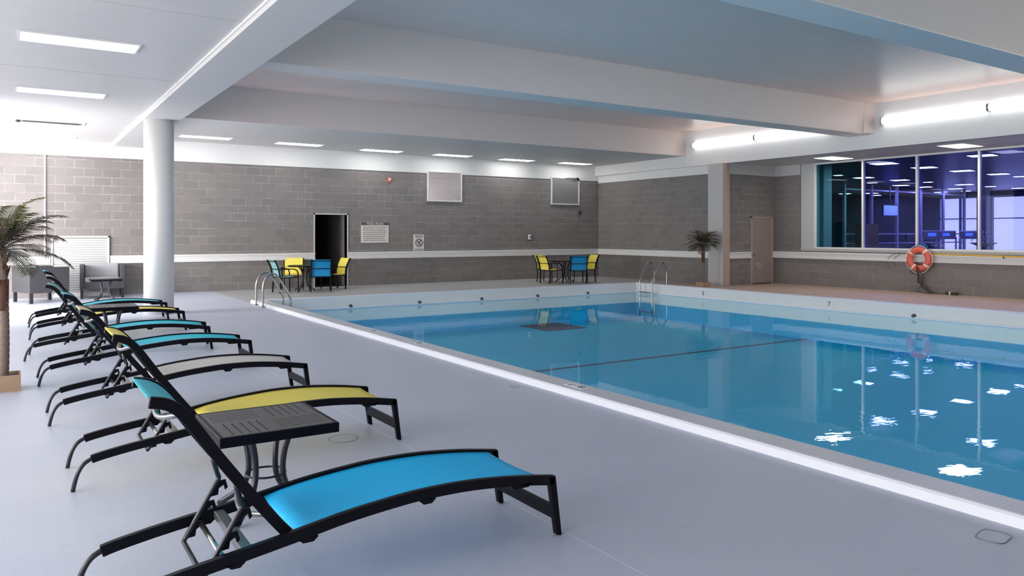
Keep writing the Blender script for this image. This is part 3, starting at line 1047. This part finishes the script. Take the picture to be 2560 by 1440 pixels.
LY = HW
make_lounger('nearest sun lounger, bright blue sling, foot end in the foreground', S['blue'], S['teal'], (1.2, 3.05 + LY, 0), 0)
make_lounger('yellow sling sun lounger directly behind the nearest side table', S['yellow'], S['yellow'], (1.275, 5.09 + LY, 0), 0)
make_lounger('cream-seated sun lounger, third from the viewer', S['cream'], S['paleyellow'], (1.218, 6.93 + LY, 0), 0)
make_lounger('cyan sling sun lounger, fourth from the viewer behind the cream one', S['cyan'], S['teal'], (1.19, 8.80 + LY, 0), 0)
make_lounger('cyan sling sun lounger with a greyed teal backrest, set slightly askew', S['cyan'], S['oldteal'], (1.11, 10.52 + LY, 0), -0.10)
make_lounger('pale yellow sling sun lounger, second farthest, near the far side table', S['yellow'], S['cream'], (1.17, 12.72 + LY, 0), -0.02)
make_lounger('teal sling sun lounger, farthest in the row by the white column', S['teal'], S['cyan'], (1.18, 14.42 + LY, 0), 0)


# ------------------------------------------------------------------ side tables
def make_side_table(label, loc, rz, w_=0.61, h_=0.495):
    t = thing('side_table', label, 'side table', loc, rz, 'small square slatted side tables')
    H = w_ / 2
    tt = 0.052
    b = bmn()
    e = 0.022
    for (x0, x1, y0, y1) in ((-H, H, -H, -H + e), (-H, H, H - e, H), (-H, -H + e, -H + e, H - e), (H - e, H, -H + e, H - e)):
        box(b, x0, x1, y0, y1, h_ - tt, h_)
    obj('rim', b, M['black'], t, 0.004)
    b = bmn()
    a0, a1 = -H + e, H - e
    zt0, zt1 = h_ - 0.018, h_ - 0.001
    q = [(a0, 0, a0, 0, 'y'), (0, a1, a0, 0, 'x'), (a0, 0, 0, a1, 'x'), (0, a1, 0, a1, 'y')]
    for (x0, x1, y0, y1, d) in q:
        m = 0.018
        box(b, x0, x1, y0, y0 + m, zt0, zt1)
        box(b, x0, x1, y1 - m, y1, zt0, zt1)
        box(b, x0, x0 + m, y0 + m, y1 - m, zt0, zt1)
        box(b, x1 - m, x1, y0 + m, y1 - m, zt0, zt1)
        n_ = 6
        g = 0.008
        lo, hi = (x0 + m, x1 - m) if d == 'y' else (y0 + m, y1 - m)
        step = (hi - lo + g) / n_
        for k in range(n_):
            s0 = lo + k * step
            s1 = s0 + step - g
            if d == 'y':
                box(b, s0, s1, y0 + m, y1 - m, zt0, zt1)
            else:
                box(b, x0 + m, x1 - m, s0, s1, zt0, zt1)
    obj('tabletop', b, M['table'], t)
    for sx in (-1, 1):
        for sy in (-1, 1):
            f = 0.78
            p = smooth_path([(sx * 0.125, sy * 0.125, h_ - 0.02), (sx * 0.095, sy * 0.095, h_ - 0.10), (sx * 0.075, sy * 0.075, h_ - 0.2), (sx * 0.075, sy * 0.075, 0.19),
                             (sx * 0.11, sy * 0.11, 0.10), (sx * 0.20, sy * 0.20, 0.012)], 4)
            obj('leg', tube(bmn(), p, 0.0165, 8), M['charcoal'], t)
    b = tube(bmn(), [(0.105 * math.cos(2 * PI * k / 20), 0.105 * math.sin(2 * PI * k / 20), 0.20) for k in range(20)], 0.006, 6, True)
    obj('ring_brace', b, M['charcoal'], t)
    return t


make_side_table('slatted dark side table between the nearest blue and yellow loungers', (1.146, 4.22, 0), 0.0)
make_side_table('slatted side table between loungers, level with the white column', (1.14, 12.0, 0), 0.0)
make_side_table('small side table in front of the grey armchair by the shutter', (1.70, 19.25, 0), 0.0)


# ------------------------------------------------------------------ dining sets
def make_chair(label, m_, loc, rz, group):
    t = thing('dining_chair', label, 'chair', loc, rz, group)
    W = 0.26
    for s in (-1, 1):
        ya, yb = sorted((s * W, s * (W - 0.026)))
        p = sp2([(-0.25, 0.0), (-0.235, 0.22), (-0.225, 0.40), (-0.245, 0.55), (-0.29, 0.70), (-0.36, 0.84)], 3)
        obj('back_leg', ribbon(bmn(), p, ya, yb, 0.032), M['black'], t, 0.003)
        p = sp2([(-0.26, 0.60), (-0.10, 0.615), (0.10, 0.61), (0.20, 0.575), (0.235, 0.50), (0.24, 0.38), (0.245, 0.0)], 4)
        ya2, yb2 = sorted((s * (W + 0.028), s * (W + 0.002)))
        obj('arm_leg', ribbon(bmn(), p, ya2, yb2, 0.024), M['black'], t, 0.003)
    b = box(bmn(), -0.215, -0.190, -W, W, 0.375, 0.40)
    obj('seat_rail', b, M['black'], t)
    for s in (-1, 1):
        ya, yb = sorted((s * (W + 0.004), s * (W - 0.02)))
        obj('seat_rail', ribbon(bmn(), sp2([(-0.23, 0.40), (0.0, 0.395), (0.16, 0.415), (0.255, 0.40)], 3), ya, yb, 0.026), M['black'], t)
    for x, z in ((-0.262, 0.60), (-0.335, 0.80)):
        obj('back_rail', tube(bmn(), [(x - 0.012, -W, z), (x - 0.012, W, z)], 0.010, 8), M['black'], t)
    pb = sp2([(-0.205, 0.405), (-0.222, 0.55), (-0.268, 0.70), (-0.338, 0.835)], 3)
    obj('back_sling', ribbon(bmn(), pb, -W + 0.024, W - 0.024, 0.006), m_, t)
    ps = sp2([(-0.20, 0.400), (0.0, 0.388), (0.16, 0.408), (0.245, 0.398)], 3)
    obj('seat_sling', ribbon(bmn(), ps, -W + 0.02, W - 0.02, 0.006), m_, t)
    return t


def make_dining_table(label, loc, r_=0.44, h_=0.665):
    t = thing('dining_table', label, 'table', loc, 0.3, 'round dark patio tables')
    b = cyl(bmn(), 0, 0, h_ - 0.03, h_, r_, r_, 40)
    obj('tabletop', b, M['black'], t, 0.005)
    for k in range(4):
        a = k * PI / 2 + 0.4
        c, s = math.cos(a), math.sin(a)
        p = smooth_path([(c * 0.2, s * 0.2, h_ - 0.03), (c * 0.10, s * 0.10, h_ - 0.15), (c * 0.07, s * 0.07, 0.35), (c * 0.12, s * 0.12, 0.15), (c * 0.30, s * 0.30, 0.012)], 4)
        obj('leg', tube(bmn(), p, 0.017, 8), M['charcoal'], t)
    return t


G1 = 'chairs round the table in front of the dark doorway'
make_dining_table('round dark table in front of the dark doorway', (6.42, 19.88, 0))
make_chair('pale teal patio chair at the left of the doorway table', S['pale'], (5.78, 19.48, 0), 0.10, G1)
make_chair('yellow patio chair at the back of the doorway table, facing the pool', S['yellow'], (6.30, 20.50, 0), -PI / 2 - 0.35, G1)
make_chair('blue patio chair turned away from the viewer before the doorway', S['chairblue'], (6.66, 19.34, 0), PI / 2 - 0.30, G1)
make_chair('yellow patio chair in profile at the right of the doorway table', S['yellow'], (7.24, 19.98, 0), PI + 0.10, G1)
G2 = 'chairs round the table in the far right corner'
make_dining_table('round dark table in the far corner beside the right wall', (14.20, 18.85, 0))
make_chair('yellow patio chair leftmost at the far corner table', S['yellow'], (13.64, 18.78, 0), 0.0, G2)
make_chair('yellow patio chair at the back left of the far corner table', S['yellow'], (14.02, 19.52, 0), -1.05, G2)
make_chair('blue patio chair turned away at the far corner table', S['chairblue'], (14.23, 18.22, 0), PI / 2 - 0.577, G2)
make_chair('yellow patio chair at the right of the far corner table', S['yellow'], (14.92, 18.75, 0), PI - 0.15, G2)


# ------------------------------------------------------------------ armchairs
def make_armchair(label, loc, rz):
    t = thing('armchair', label, 'armchair', loc, rz, 'dark wicker armchairs with grey cushions')
    W, D = 0.46, 0.40
    for s in (-1, 1):
        x0, x1 = sorted((s * W, s * (W - 0.09)))
        obj('arm_panel', box(bmn(), x0, x1, -D, D, 0.22, 0.77), M['wicker'], t, 0.008)
    obj('back_panel', box(bmn(), -W + 0.09, W - 0.09, D - 0.08, D, 0.22, 0.77), M['wicker'], t, 0.008)
    obj('seat_base', box(bmn(), -W + 0.09, W - 0.09, -D, D - 0.08, 0.22, 0.37), M['wicker'], t, 0.006)
    obj('seat_cushion', box(bmn(), -W + 0.10, W - 0.10, -D + 0.01, D - 0.09, 0.37, 0.48), M['cushion'], t, 0.025)
    mx = Matrix.Translation((0, D - 0.16, 0.62)) @ Matrix.Rotation(-0.16, 4, 'X')
    obj('back_cushion', box(bmn(), -W + 0.10, W - 0.10, -0.07, 0.07, -0.17, 0.17, mx), M['cushion'], t, 0.035)
    for sx in (-1, 1):
        for sy in (-1, 1):
            x, y = sx * (W - 0.045), sy * (D - 0.05)
            obj('leg', box(bmn(), x - 0.03, x + 0.03, y - 0.03, y + 0.03, 0, 0.22), M['charcoal'], t)
    return t


make_armchair('dark wicker armchair with grey cushions facing the pool, before the white shutter', (1.73, 20.42, 0), -0.06)
make_armchair('dark wicker armchair seen from its side beside the palm', (0.48, 19.75, 0), PI / 2 + 0.35)

# white slatted shutter on the back wall
sh = thing('roller_shutter', 'white horizontally slatted shutter on the back wall behind the armchairs', 'shutter', (1.32, YB, 0))
b = bmn()
for k in range(23):
    z = 0.10 + k * 0.056
    prism(b, [(-0.028, z), (-0.040, z + 0.028), (-0.028, z + 0.052), (-0.015, z + 0.052), (-0.015, z)], 'x', -0.57, 0.57)
obj('slats', b, M['grey_paint'], sh)
b = box(bmn(), -0.605, -0.57, -0.06, 0, 0.0, 1.445)
box(b, 0.57, 0.605, -0.06, 0, 0.0, 1.445)
box(b, -0.605, 0.605, -0.06, 0, 1.40, 1.445)
box(b, -0.57, 0.57, -0.05, 0, 0.0, 0.10)
obj('frame', b, M['white'], sh, 0.004)


# ------------------------------------------------------------------ palms
def make_palm(label, loc, seed, H=1.36, FL=0.52, pot=0.15, nf=20, green=True):
    rnd = random.Random(seed)
    t = thing('potted_palm', label, 'palm', loc)
    b = bmn()
    pts, rr = [], []
    n_ = 46
    for i in range(n_):
        z = 0.06 + (H - 0.06) * i / (n_ - 1)
        pts.append((0.012 * math.sin(z * 3), 0.008 * math.cos(z * 2.3), z))
        base = 0.043 - 0.007 * z / H
        rr.append(base + (0.004 if i % 2 else 0))
    tube(b, pts, rr, 14)
    obj('trunk', b, M['trunk'], t)
    b = bmn()
    for k in range(26):
        a = rnd.uniform(0, 2 * PI)
        z = H * rnd.uniform(0.72, 0.98)
        r_ = 0.038
        c, s = math.cos(a), math.sin(a)
        tube(b, [(c * r_ * 0.7, s * r_ * 0.7, z - 0.05), (c * (r_ + 0.008), s * (r_ + 0.008), z + 0.01), (c * (r_ + 0.022), s * (r_ + 0.022), z + 0.05)], [0.013, 0.010, 0.003], 5)
    cyl(b, 0, 0, H * 0.56, H * 0.78, 0.047, 0.050, 14)
    obj('trunk_fibre', b, M['trunk_top'], t)
    w_ = 0.145
    b = bmn()
    box(b, -w_, w_, -w_, -w_ + 0.015, 0, pot)
    box(b, -w_, w_, w_ - 0.015, w_, 0, pot)
    box(b, -w_, -w_ + 0.015, -w_ + 0.015, w_ - 0.015, 0, pot)
    box(b, w_ - 0.015, w_, -w_ + 0.015, w_ - 0.015, 0, pot)
    pb = obj('planter_box', b, M['wood'], t)
    obj('soil', box(bmn(), -w_ + 0.015, w_ - 0.015, -w_ + 0.015, w_ - 0.015, 0.01, pot - 0.03), M['dark'], pb)
    for k in range(nf):
        a = k * 2.399963 + rnd.uniform(-0.2, 0.2)
        tier = k / nf
        el = 1.40 - 1.55 * tier + rnd.uniform(-0.12, 0.12)
        L_ = FL * rnd.uniform(0.85, 1.12)
        b = bmn()
        c, s = math.cos(a), math.sin(a)
        n2 = 14
        pos = Vector((0, 0, H - 0.02 + 0.03 * (1 - tier)))
        spine = [pos.copy()]
        ang = el
        for i in range(n2):
            ang -= (0.070 + 0.03 * (1 - tier)) * (0.4 + i / n2)
            pos = pos + Vector((c * math.cos(ang), s * math.cos(ang), math.sin(ang))) * (L_ / n2)
            spine.append(pos.copy())
        tube(b, spine, [0.006 * (1 - 0.8 * i / n2) for i in range(n2 + 1)], 5)
        for i in range(3, n2 * 2 + 1):
            f = i / (n2 * 2)
            q = f * n2
            i0 = min(int(q), n2 - 1)
            p = spine[i0].lerp(spine[i0 + 1], q - i0)
            tg = (spine[i0 + 1] - spine[i0]).normalized()
            side = Vector((-s, c, 0))
            up = tg.cross(side)
            if up.z < 0:
                up = -up
            ll = 0.20 * FL / 0.5 * math.sin(PI * min(1, 0.16 + 0.80 * f)) ** 0.7 * rnd.uniform(0.85, 1.1)
            for sg in (-1, 1):
                dr = (tg * 0.85 + side * sg * 0.70 - Vector((0, 0, 0.12)) + up * 0.12).normalized()
                wd = tg * 0.0085
                m1 = p + dr * ll * 0.55
                tip = p + dr * ll - Vector((0, 0, ll * 0.22))
                v = [b.verts.new(x) for x in (p - wd * 0.5, p + wd * 0.5, m1 + wd, m1 - wd)]
                b.faces.new(v)
                b.faces.new((v[3], v[2], b.verts.new(tip)))
        mm = M['leaf3'] if (green and k < 5) else (M['leaf2'] if k % 3 == 1 else M['leaf'])
        obj('frond', b, mm, t)
    return t


make_palm('large potted palm cut by the left picture edge, in a wooden box', (-0.095, 8.80, 0), 3, 1.36, 0.60, 0.155, 26)
make_palm('small potted palm beside the pilaster on the far deck', (16.36, 15.20, 0), 8, 1.22, 0.50, 0.125, 34, False)


# ------------------------------------------------------------------ pool ladders
def make_ladder(label, xd, sgn, ya, yb):
    t = thing('pool_ladder', label, 'pool ladder', (0, 0, 0), 0, 'steel pool ladders')
    for y in (ya, yb):
        p = [(0, 0.0), (0, 0.20), (0.0, 0.40), (0.03, 0.54), (0.10, 0.635), (0.19, 0.672), (0.27, 0.64), (0.36, 0.52), (0.46, 0.35), (0.53, 0.23), (0.56, 0.15), (0.565, 0.0), (0.565, -0.84)]
        pts = smooth_path([(xd + sgn * a, y, z) for a, z in p], 5)
        g = obj('grab_rail', tube(bmn(), pts, 0.022, 14), M['steel'], t)
        obj('base_flange', cyl(bmn(), xd, y, 0.0, 0.018, 0.055, 0.045, 20), M['steel'], g)
    for z in (-0.16, -0.45, -0.72):
        x = xd + sgn * 0.565
        obj('step', box(bmn(), x - 0.045, x + 0.045, min(ya, yb), max(ya, yb), z - 0.015, z + 0.015), M['steel'], t, 0.006)
    return t


make_ladder('steel pool ladder at the near left corner of the far pool end', 4.235, 1, 15.80, 16.32)
make_ladder('steel pool ladder in the far right corner of the pool', 15.56, -1, 15.83, 16.33)

# ------------------------------------------------------------------ life ring and rescue gear
lr = thing('life_ring', 'orange-red life ring with white bands hanging below the windows', 'life ring', (XR2 - 0.19, 10.55, 0.855))
R0, r0 = 0.235, 0.075
b = bmn()
nu, nv = 56, 16
g = [[b.verts.new((0.75 * r0 * math.cos(2 * PI * j / nv), (R0 + r0 * math.sin(2 * PI * j / nv)) * math.cos(2 * PI * i / nu), (R0 + r0 * math.sin(2 * PI * j / nv)) * math.sin(2 * PI * i / nu))) for j in range(nv)] for i in range(nu)]
for i in range(nu):
    for j in range(nv):
        f = b.faces.new((g[i][j], g[(i + 1) % nu][j], g[(i + 1) % nu][(j + 1) % nv], g[i][(j + 1) % nv]))
        f.smooth = True
obj('ring', b, M['red'], lr)
for a0 in (0.62, 2.2, 3.72, 5.2):
    b = bmn()
    rr_ = r0 + 0.004
    seg = [[b.verts.new((0.78 * rr_ * math.cos(2 * PI * j / nv), (R0 + rr_ * math.sin(2 * PI * j / nv)) * math.cos(a), (R0 + rr_ * math.sin(2 * PI * j / nv)) * math.sin(a))) for j in range(nv)] for a in (a0, a0 + 0.09, a0 + 0.18)]
    for i in range(2):
        for j in range(nv):
            f = b.faces.new((seg[i][j], seg[i + 1][j], seg[i + 1][(j + 1) % nv], seg[i][(j + 1) % nv]))
            f.smooth = True
    obj('band', b, M['strap'], lr)
pts = []
for k in range(48):
    a = 2 * PI * k / 48
    q = abs(math.sin(2 * (a - 0.71)))
    pts.append((-0.01, (R0 + r0 + 0.012 + 0.028 * q) * math.cos(a), (R0 + r0 + 0.012 + 0.028 * q) * math.sin(a) - 0.01 * q))
obj('grab_line', tube(bmn(), pts, 0.008, 6, True), M['strap'], lr)
rg = thing('ring_hook', 'blue padded hook plate above the life ring on the window sill', 'hook', (XR2 - 0.05, 10.55, 1.14))
pr = [(-0.16, -0.03)] + [(0.16 * math.cos(a), 0.12 * math.sin(a)) for a in [PI - PI * k / 12 for k in range(13)]] + [(0.16, -0.03)]
obj('plate', prism(bmn(), pr, 'x', -0.02, 0.0), M['blue_pad'], rg)
obj('peg', tube(bmn(), [(-0.02, 0, -0.15), (-0.21, 0, -0.145), (-0.22, 0, -0.13)], 0.01, 8), M['blue_pad'], rg)

po = thing('rescue_pole', 'long yellow rescue pole lying along the white rail below the windows', 'rescue pole')
obj('shaft', tube(bmn(), [(XR2 - 0.095, 10.52, 0.99), (XR2 - 0.095, 5.2, 0.93)], 0.017, 10), M['yellow_pole'], po)
for y, z in ((8.62, 0.957), (6.3, 0.93)):
    obj('hook', tube(bmn(), [(XR2 - 0.05, y, z - 0.03), (XR2 - 0.10, y, z - 0.032), (XR2 - 0.122, y, z - 0.01), (XR2 - 0.12, y, z + 0.02)], 0.009, 8), M['black'], po)

tag(obj('hanging_cord', tube(bmn(), smooth_path([(XR2 - 0.07, 11.02, 0.985), (XR2 - 0.07, 11.16, 0.985), (XR2 - 0.07, 11.34, 0.93), (XR2 - 0.03, 11.47, 0.80), (XR2 - 0.02, 11.49, 0.68), (XR2 - 0.02, 11.40, 0.55)], 5), 0.006, 6), M['greybar']),
    'thin grey cord drooping over the white rail left of the life ring', 'cord')
tag(obj('hanging_cord', tube(bmn(), smooth_path([(XR2 - 0.075, 11.02, 0.975), (XR2 - 0.075, 11.12, 0.96), (XR2 - 0.07, 11.24, 0.88), (XR2 - 0.03, 11.30, 0.76), (XR2 - 0.02, 11.28, 0.62)], 5), 0.006, 6), M['greybar']),
    'shorter grey cord hanging inside the loop of the other one on the rail', 'cord')
cs = thing('cable_bundle', 'tangle of dark cable hanging from the life ring to the floor', 'cable')
rc = random.Random(5)
for k in range(5):
    o1, o2, o3 = rc.uniform(-.06, .06), rc.uniform(-.09, .09), rc.uniform(-.05, .05)
    p = [(XR2 - 0.275, 10.55 + o1 * 0.4, 0.70 - 0.02 * k), (XR2 - 0.22, 10.52 + o1, 0.45), (XR2 - 0.08, 10.56 + o2, 0.27), (XR2 - 0.10, 10.45 + o3, 0.12 + 0.02 * k), (XR2 - 0.14, 10.28 + o1, 0.03), (XR2 - 0.12, 10.08, 0.012), (XR2 - 0.16, 9.90, 0.012)]
    obj('strand', tube(bmn(), smooth_path(p, 6), 0.008, 6), M['rope'], cs)
obj('loop', tube(bmn(), smooth_path([(XR2 - 0.10, 10.66, 0.62), (XR2 - 0.10, 10.82, 0.52), (XR2 - 0.09, 10.66, 0.47), (XR2 - 0.10, 10.50, 0.56), (XR2 - 0.10, 10.52, 0.20), (XR2 - 0.12, 10.66, 0.06), (XR2 - 0.16, 10.45, 0.012), (XR2 - 0.2, 10.2, 0.012)], 6), 0.007, 6), M['rope'], cs)
obj('plug', box(bmn(), XR2 - 0.20, XR2 - 0.11, 9.62, 9.90, 0.0, 0.075), M['rope'], cs, 0.012)
obj('plug_band', box(bmn(), XR2 - 0.206, XR2 - 0.104, 9.77, 9.81, 0.0, 0.082), M['strap'], cs, 0.01)

# ------------------------------------------------------------------ things on the back wall
RX = (PI / 2, 0, 0)
sg = thing('pool_rules_sign', 'cream sign with maroon heading POOL RULES on the back wall', 'sign', (8.83, YB, 0))
obj('board', box(bmn(), -0.43, 0.43, -0.02, 0, 1.235, 1.83), M['sign'], sg, 0.004)
obj('heading_band', box(bmn(), -0.43, 0.43, -0.024, -0.018, 1.745, 1.83), M['maroon'], sg)
text('heading', 'POOL RULES', 0.092, M['white'], sg, (0, -0.027, 1.787), RX)
rs = random.Random(2)
for k in range(8):
    z = 1.69 - k * 0.055
    b = bmn()
    x = -0.37
    end = 0.22 + rs.uniform(0, 0.14)
    while x < end:
        l = rs.uniform(0.02, 0.07)
        box(b, x, x + l, -0.023, -0.019, z - 0.008, z + 0.008)
        x += l + 0.014
    obj('rule_line', b, M['ink'], sg)
ns = thing('no_diving_sign', 'small upright white sign with a round diver emblem on the back wall', 'sign', (10.245, YB, 0))
obj('board', box(bmn(), -0.175, 0.175, -0.018, 0, 0.985, 1.475), M['sign'], ns, 0.003)
b = bmn()
for z, w_ in ((1.435, 0.13), (1.395, 0.11)):
    box(b, -w_, -0.01, -0.021, -0.017, z - 0.010, z + 0.010)
    box(b, 0.01, w_, -0.021, -0.017, z - 0.010, z + 0.010)
obj('top_line', b, M['ink'], ns)
text('lower_text', 'NO DIVING', 0.052, M['ink'], ns, (0, -0.02, 1.025), RX)
b = tube(bmn(), [(0.112 * math.cos(2 * PI * k / 36), -0.02, 1.225 + 0.112 * math.sin(2 * PI * k / 36)) for k in range(36)], 0.012, 6, True)
tube(b, [(-0.08, -0.02, 1.305), (0.08, -0.02, 1.145)], 0.010, 6)
obj('prohibition_ring', b, M['ink'], ns)
b = tube(bmn(), [(0.055, -0.02, 1.30), (0.0, -0.02, 1.25), (-0.035, -0.02, 1.19)], [0.012, 0.02, 0.014], 6)
tube(b, [(0.0, -0.02, 1.25), (-0.06, -0.02, 1.24)], 0.010, 6)
tube(b, [(-0.07, -0.02, 1.15), (-0.03, -0.02, 1.16), (0.02, -0.02, 1.15), (0.07, -0.02, 1.16)], 0.007, 6)
obj('diver', b, M['ink'], ns)


def make_panel(label, x0, x1, m):
    t = thing('wall_panel', label, 'wall panel', (0, YB, 0), 0, 'white framed square panels on the back wall')
    obj('panel', box(bmn(), x0 + 0.03, x1 - 0.03, -0.045, 0, 2.52, 3.38), m, t)
    b = box(bmn(), x0, x1, -0.062, 0, 2.485, 2.52)
    box(b, x0, x1, -0.062, 0, 3.38, 3.415)
    box(b, x0, x0 + 0.035, -0.062, 0, 2.52, 3.38)
    box(b, x1 - 0.035, x1, -0.062, 0, 2.52, 3.38)
    obj('frame', b, M['white'], t, 0.005)
    return t


make_panel('white framed shiny panel on the back wall, above the small diver sign', 10.52, 11.72, M['panel'])
p2 = make_panel('white framed dull grey panel in the far corner of the back wall', 15.17, 16.36, M['panel2'])
sl_ = thing('spot_lamp', 'tiny spot lamp with an arm at the top of the grey wall panel', 'lamp', (16.10, YB - 0.06, 3.40))
obj('arm', tube(bmn(), [(-0.35, 0, -0.02), (-0.2, -0.05, 0.0), (0.1, -0.06, -0.01)], 0.014, 8), M['greybar'], sl_)
obj('head', tube(bmn(), [(0.10, -0.06, 0.02), (0.16, -0.10, -0.08)], [0.03, 0.045], 12), M['black'], sl_)
fa = thing('fire_alarm', 'small red and white fire alarm high on the back wall', 'alarm', (9.28, YB, 3.09))
obj('housing', box(bmn(), -0.05, 0.05, -0.045, 0, -0.07, 0.06), M['red'], fa, 0.006)
obj('strobe', box(bmn(), -0.035, 0.035, -0.06, -0.045, -0.01, 0.045), M['white'], fa, 0.004)
dbx = thing('outlet_box', 'small black box on the back wall below the grey panel', 'outlet', (16.38, YB, 2.22))
obj('casing', box(bmn(), -0.07, 0.07, -0.05, 0, -0.08, 0.08), M['greybar'], dbx, 0.006)
obj('socket', box(bmn(), -0.035, 0.05, -0.056, -0.05, -0.045, 0.05), M['dark'], dbx)
ph = thing('wall_dispenser', 'small white device on the back wall left of the far corner table', 'dispenser', (14.28, YB, 1.39))
obj('backplate', box(bmn(), -0.085, 0.085, -0.03, 0, -0.12, 0.12), M['ink'], ph, 0.01)
obj('body', box(bmn(), -0.055, 0.055, -0.07, -0.03, -0.085, 0.085), M['white'], ph, 0.012)
obj('button', box(bmn(), 0.0, 0.04, -0.075, -0.07, -0.03, 0.03), M['dark'], ph)

# ------------------------------------------------------------------ pool details
for i, x in enumerate((6.46, 8.21, 9.96, 11.69, 13.40)):
    t = thing('rope_anchor', 'dark rope anchor on the far pool wall, %s from the left' % names[i], 'rope anchor', (x, PY1, -0.165), 0, 'rope anchors along the far pool wall')
    obj('cup', tube(bmn(), [(0, 0, 0), (0, -0.03, 0)], [0.05, 0.035], 12), M['greybar'], t)
    obj('eye', tube(bmn(), [(0.028 * math.cos(2 * PI * k / 12), -0.035, 0.02 * math.sin(2 * PI * k / 12)) for k in range(12)], 0.010, 6, True), M['dark'], t)
t = thing('rope_anchor', 'dark rope anchor on the right pool wall below the life ring', 'rope anchor', (PX1, 8.5, -0.165), 0, 'rope anchors along the right pool wall')
obj('cup', tube(bmn(), [(0, 0, 0), (-0.03, 0, 0)], [0.05, 0.035], 12), M['greybar'], t)
obj('eye', tube(bmn(), [(-0.035, 0.028 * math.cos(2 * PI * k / 12), 0.02 * math.sin(2 * PI * k / 12)) for k in range(12)], 0.010, 6, True), M['dark'], t)
RYF = (PI / 2, 0, -PI / 2)
for y, s_, lab in ((14.13, '5', 'depth number on the right pool wall below the small palm'), (10.42, '7', 'depth number 7 on the right pool wall, left of the life ring')):
    t = thing('depth_marker', lab, 'depth marker', (PX1, y, -0.075), 0, 'depth markers on the right pool wall')
    obj('tile', box(bmn(), -0.006, 0, -0.10, 0.10, -0.075, 0.075), M['pool_side'], t)
    text('numeral', s_, 0.15, M['dark'], t, (-0.009, 0.0, 0.0), RYF)
for y, lab in ((5.70, 'round no diving tile and number on the near pool edge'), (9.12, 'small dark marks on the near pool edge, middle of three'), (10.63, 'faint dark mark on the near pool edge, farthest of three')):
    t = thing('depth_marker', lab, 'depth marker', (4.44, y, CH + 0.002), 0, 'depth markers on the near pool edge')
    obj('tile', box(bmn(), -0.055, 0.055, -0.14, 0.14, 0, 0.002), M['coping_edge'], t)
    text('numeral', '7', 0.10, M['dark'], t, (0.0, 0.07, 0.003), (0, 0, PI / 2), 0.0005)
    b = tube(bmn(), [(0.035 * math.cos(2 * PI * k / 24), -0.07 + 0.035 * math.sin(2 * PI * k / 24), 0.002) for k in range(24)], 0.004, 5, True)
    tube(b, [(-0.025, -0.095, 0.002), (0.025, -0.045, 0.002)], 0.004, 5)
    obj('symbol', b, M['ink'], t)

# plates let into the deck
t = thing('floor_plate', 'rectangular dark-edged plate in the deck at the lower right', 'floor plate', (4.06, 1.87, 0), 0.15)
b = bmn()
pp = [(0.085 * math.copysign(abs(math.cos(a)) ** 0.5, math.cos(a)), 0.065 * math.copysign(abs(math.sin(a)) ** 0.5, math.sin(a)), 0.001) for a in [2 * PI * k / 32 for k in range(32)]]
obj('edge', tube(b, pp, 0.0035, 5, True), M['greybar'], t)
obj('cover', prism(bmn(), [(p[0] * .97, p[1] * .97) for p in pp], 'z', 0, 0.002), M['floor'], t)
for x, y, r_, lab in ((2.013, 5.36, 0.105, 'round drain cover in the deck beside the nearest side table'), (4.11, 6.27, 0.05, 'tiny round cover in the open deck near the pool edge')):
    t = thing('drain_cover', lab, 'drain cover', (x, y, 0))
    obj('edge', tube(bmn(), [(r_ * math.cos(2 * PI * k / 32), r_ * math.sin(2 * PI * k / 32), 0.0) for k in range(32)], 0.003, 5, True), M['greybar'], t)
    obj('cover', cyl(bmn(), 0, 0, 0, 0.0015, r_ * 0.96, seg=32), M['floor'], t)
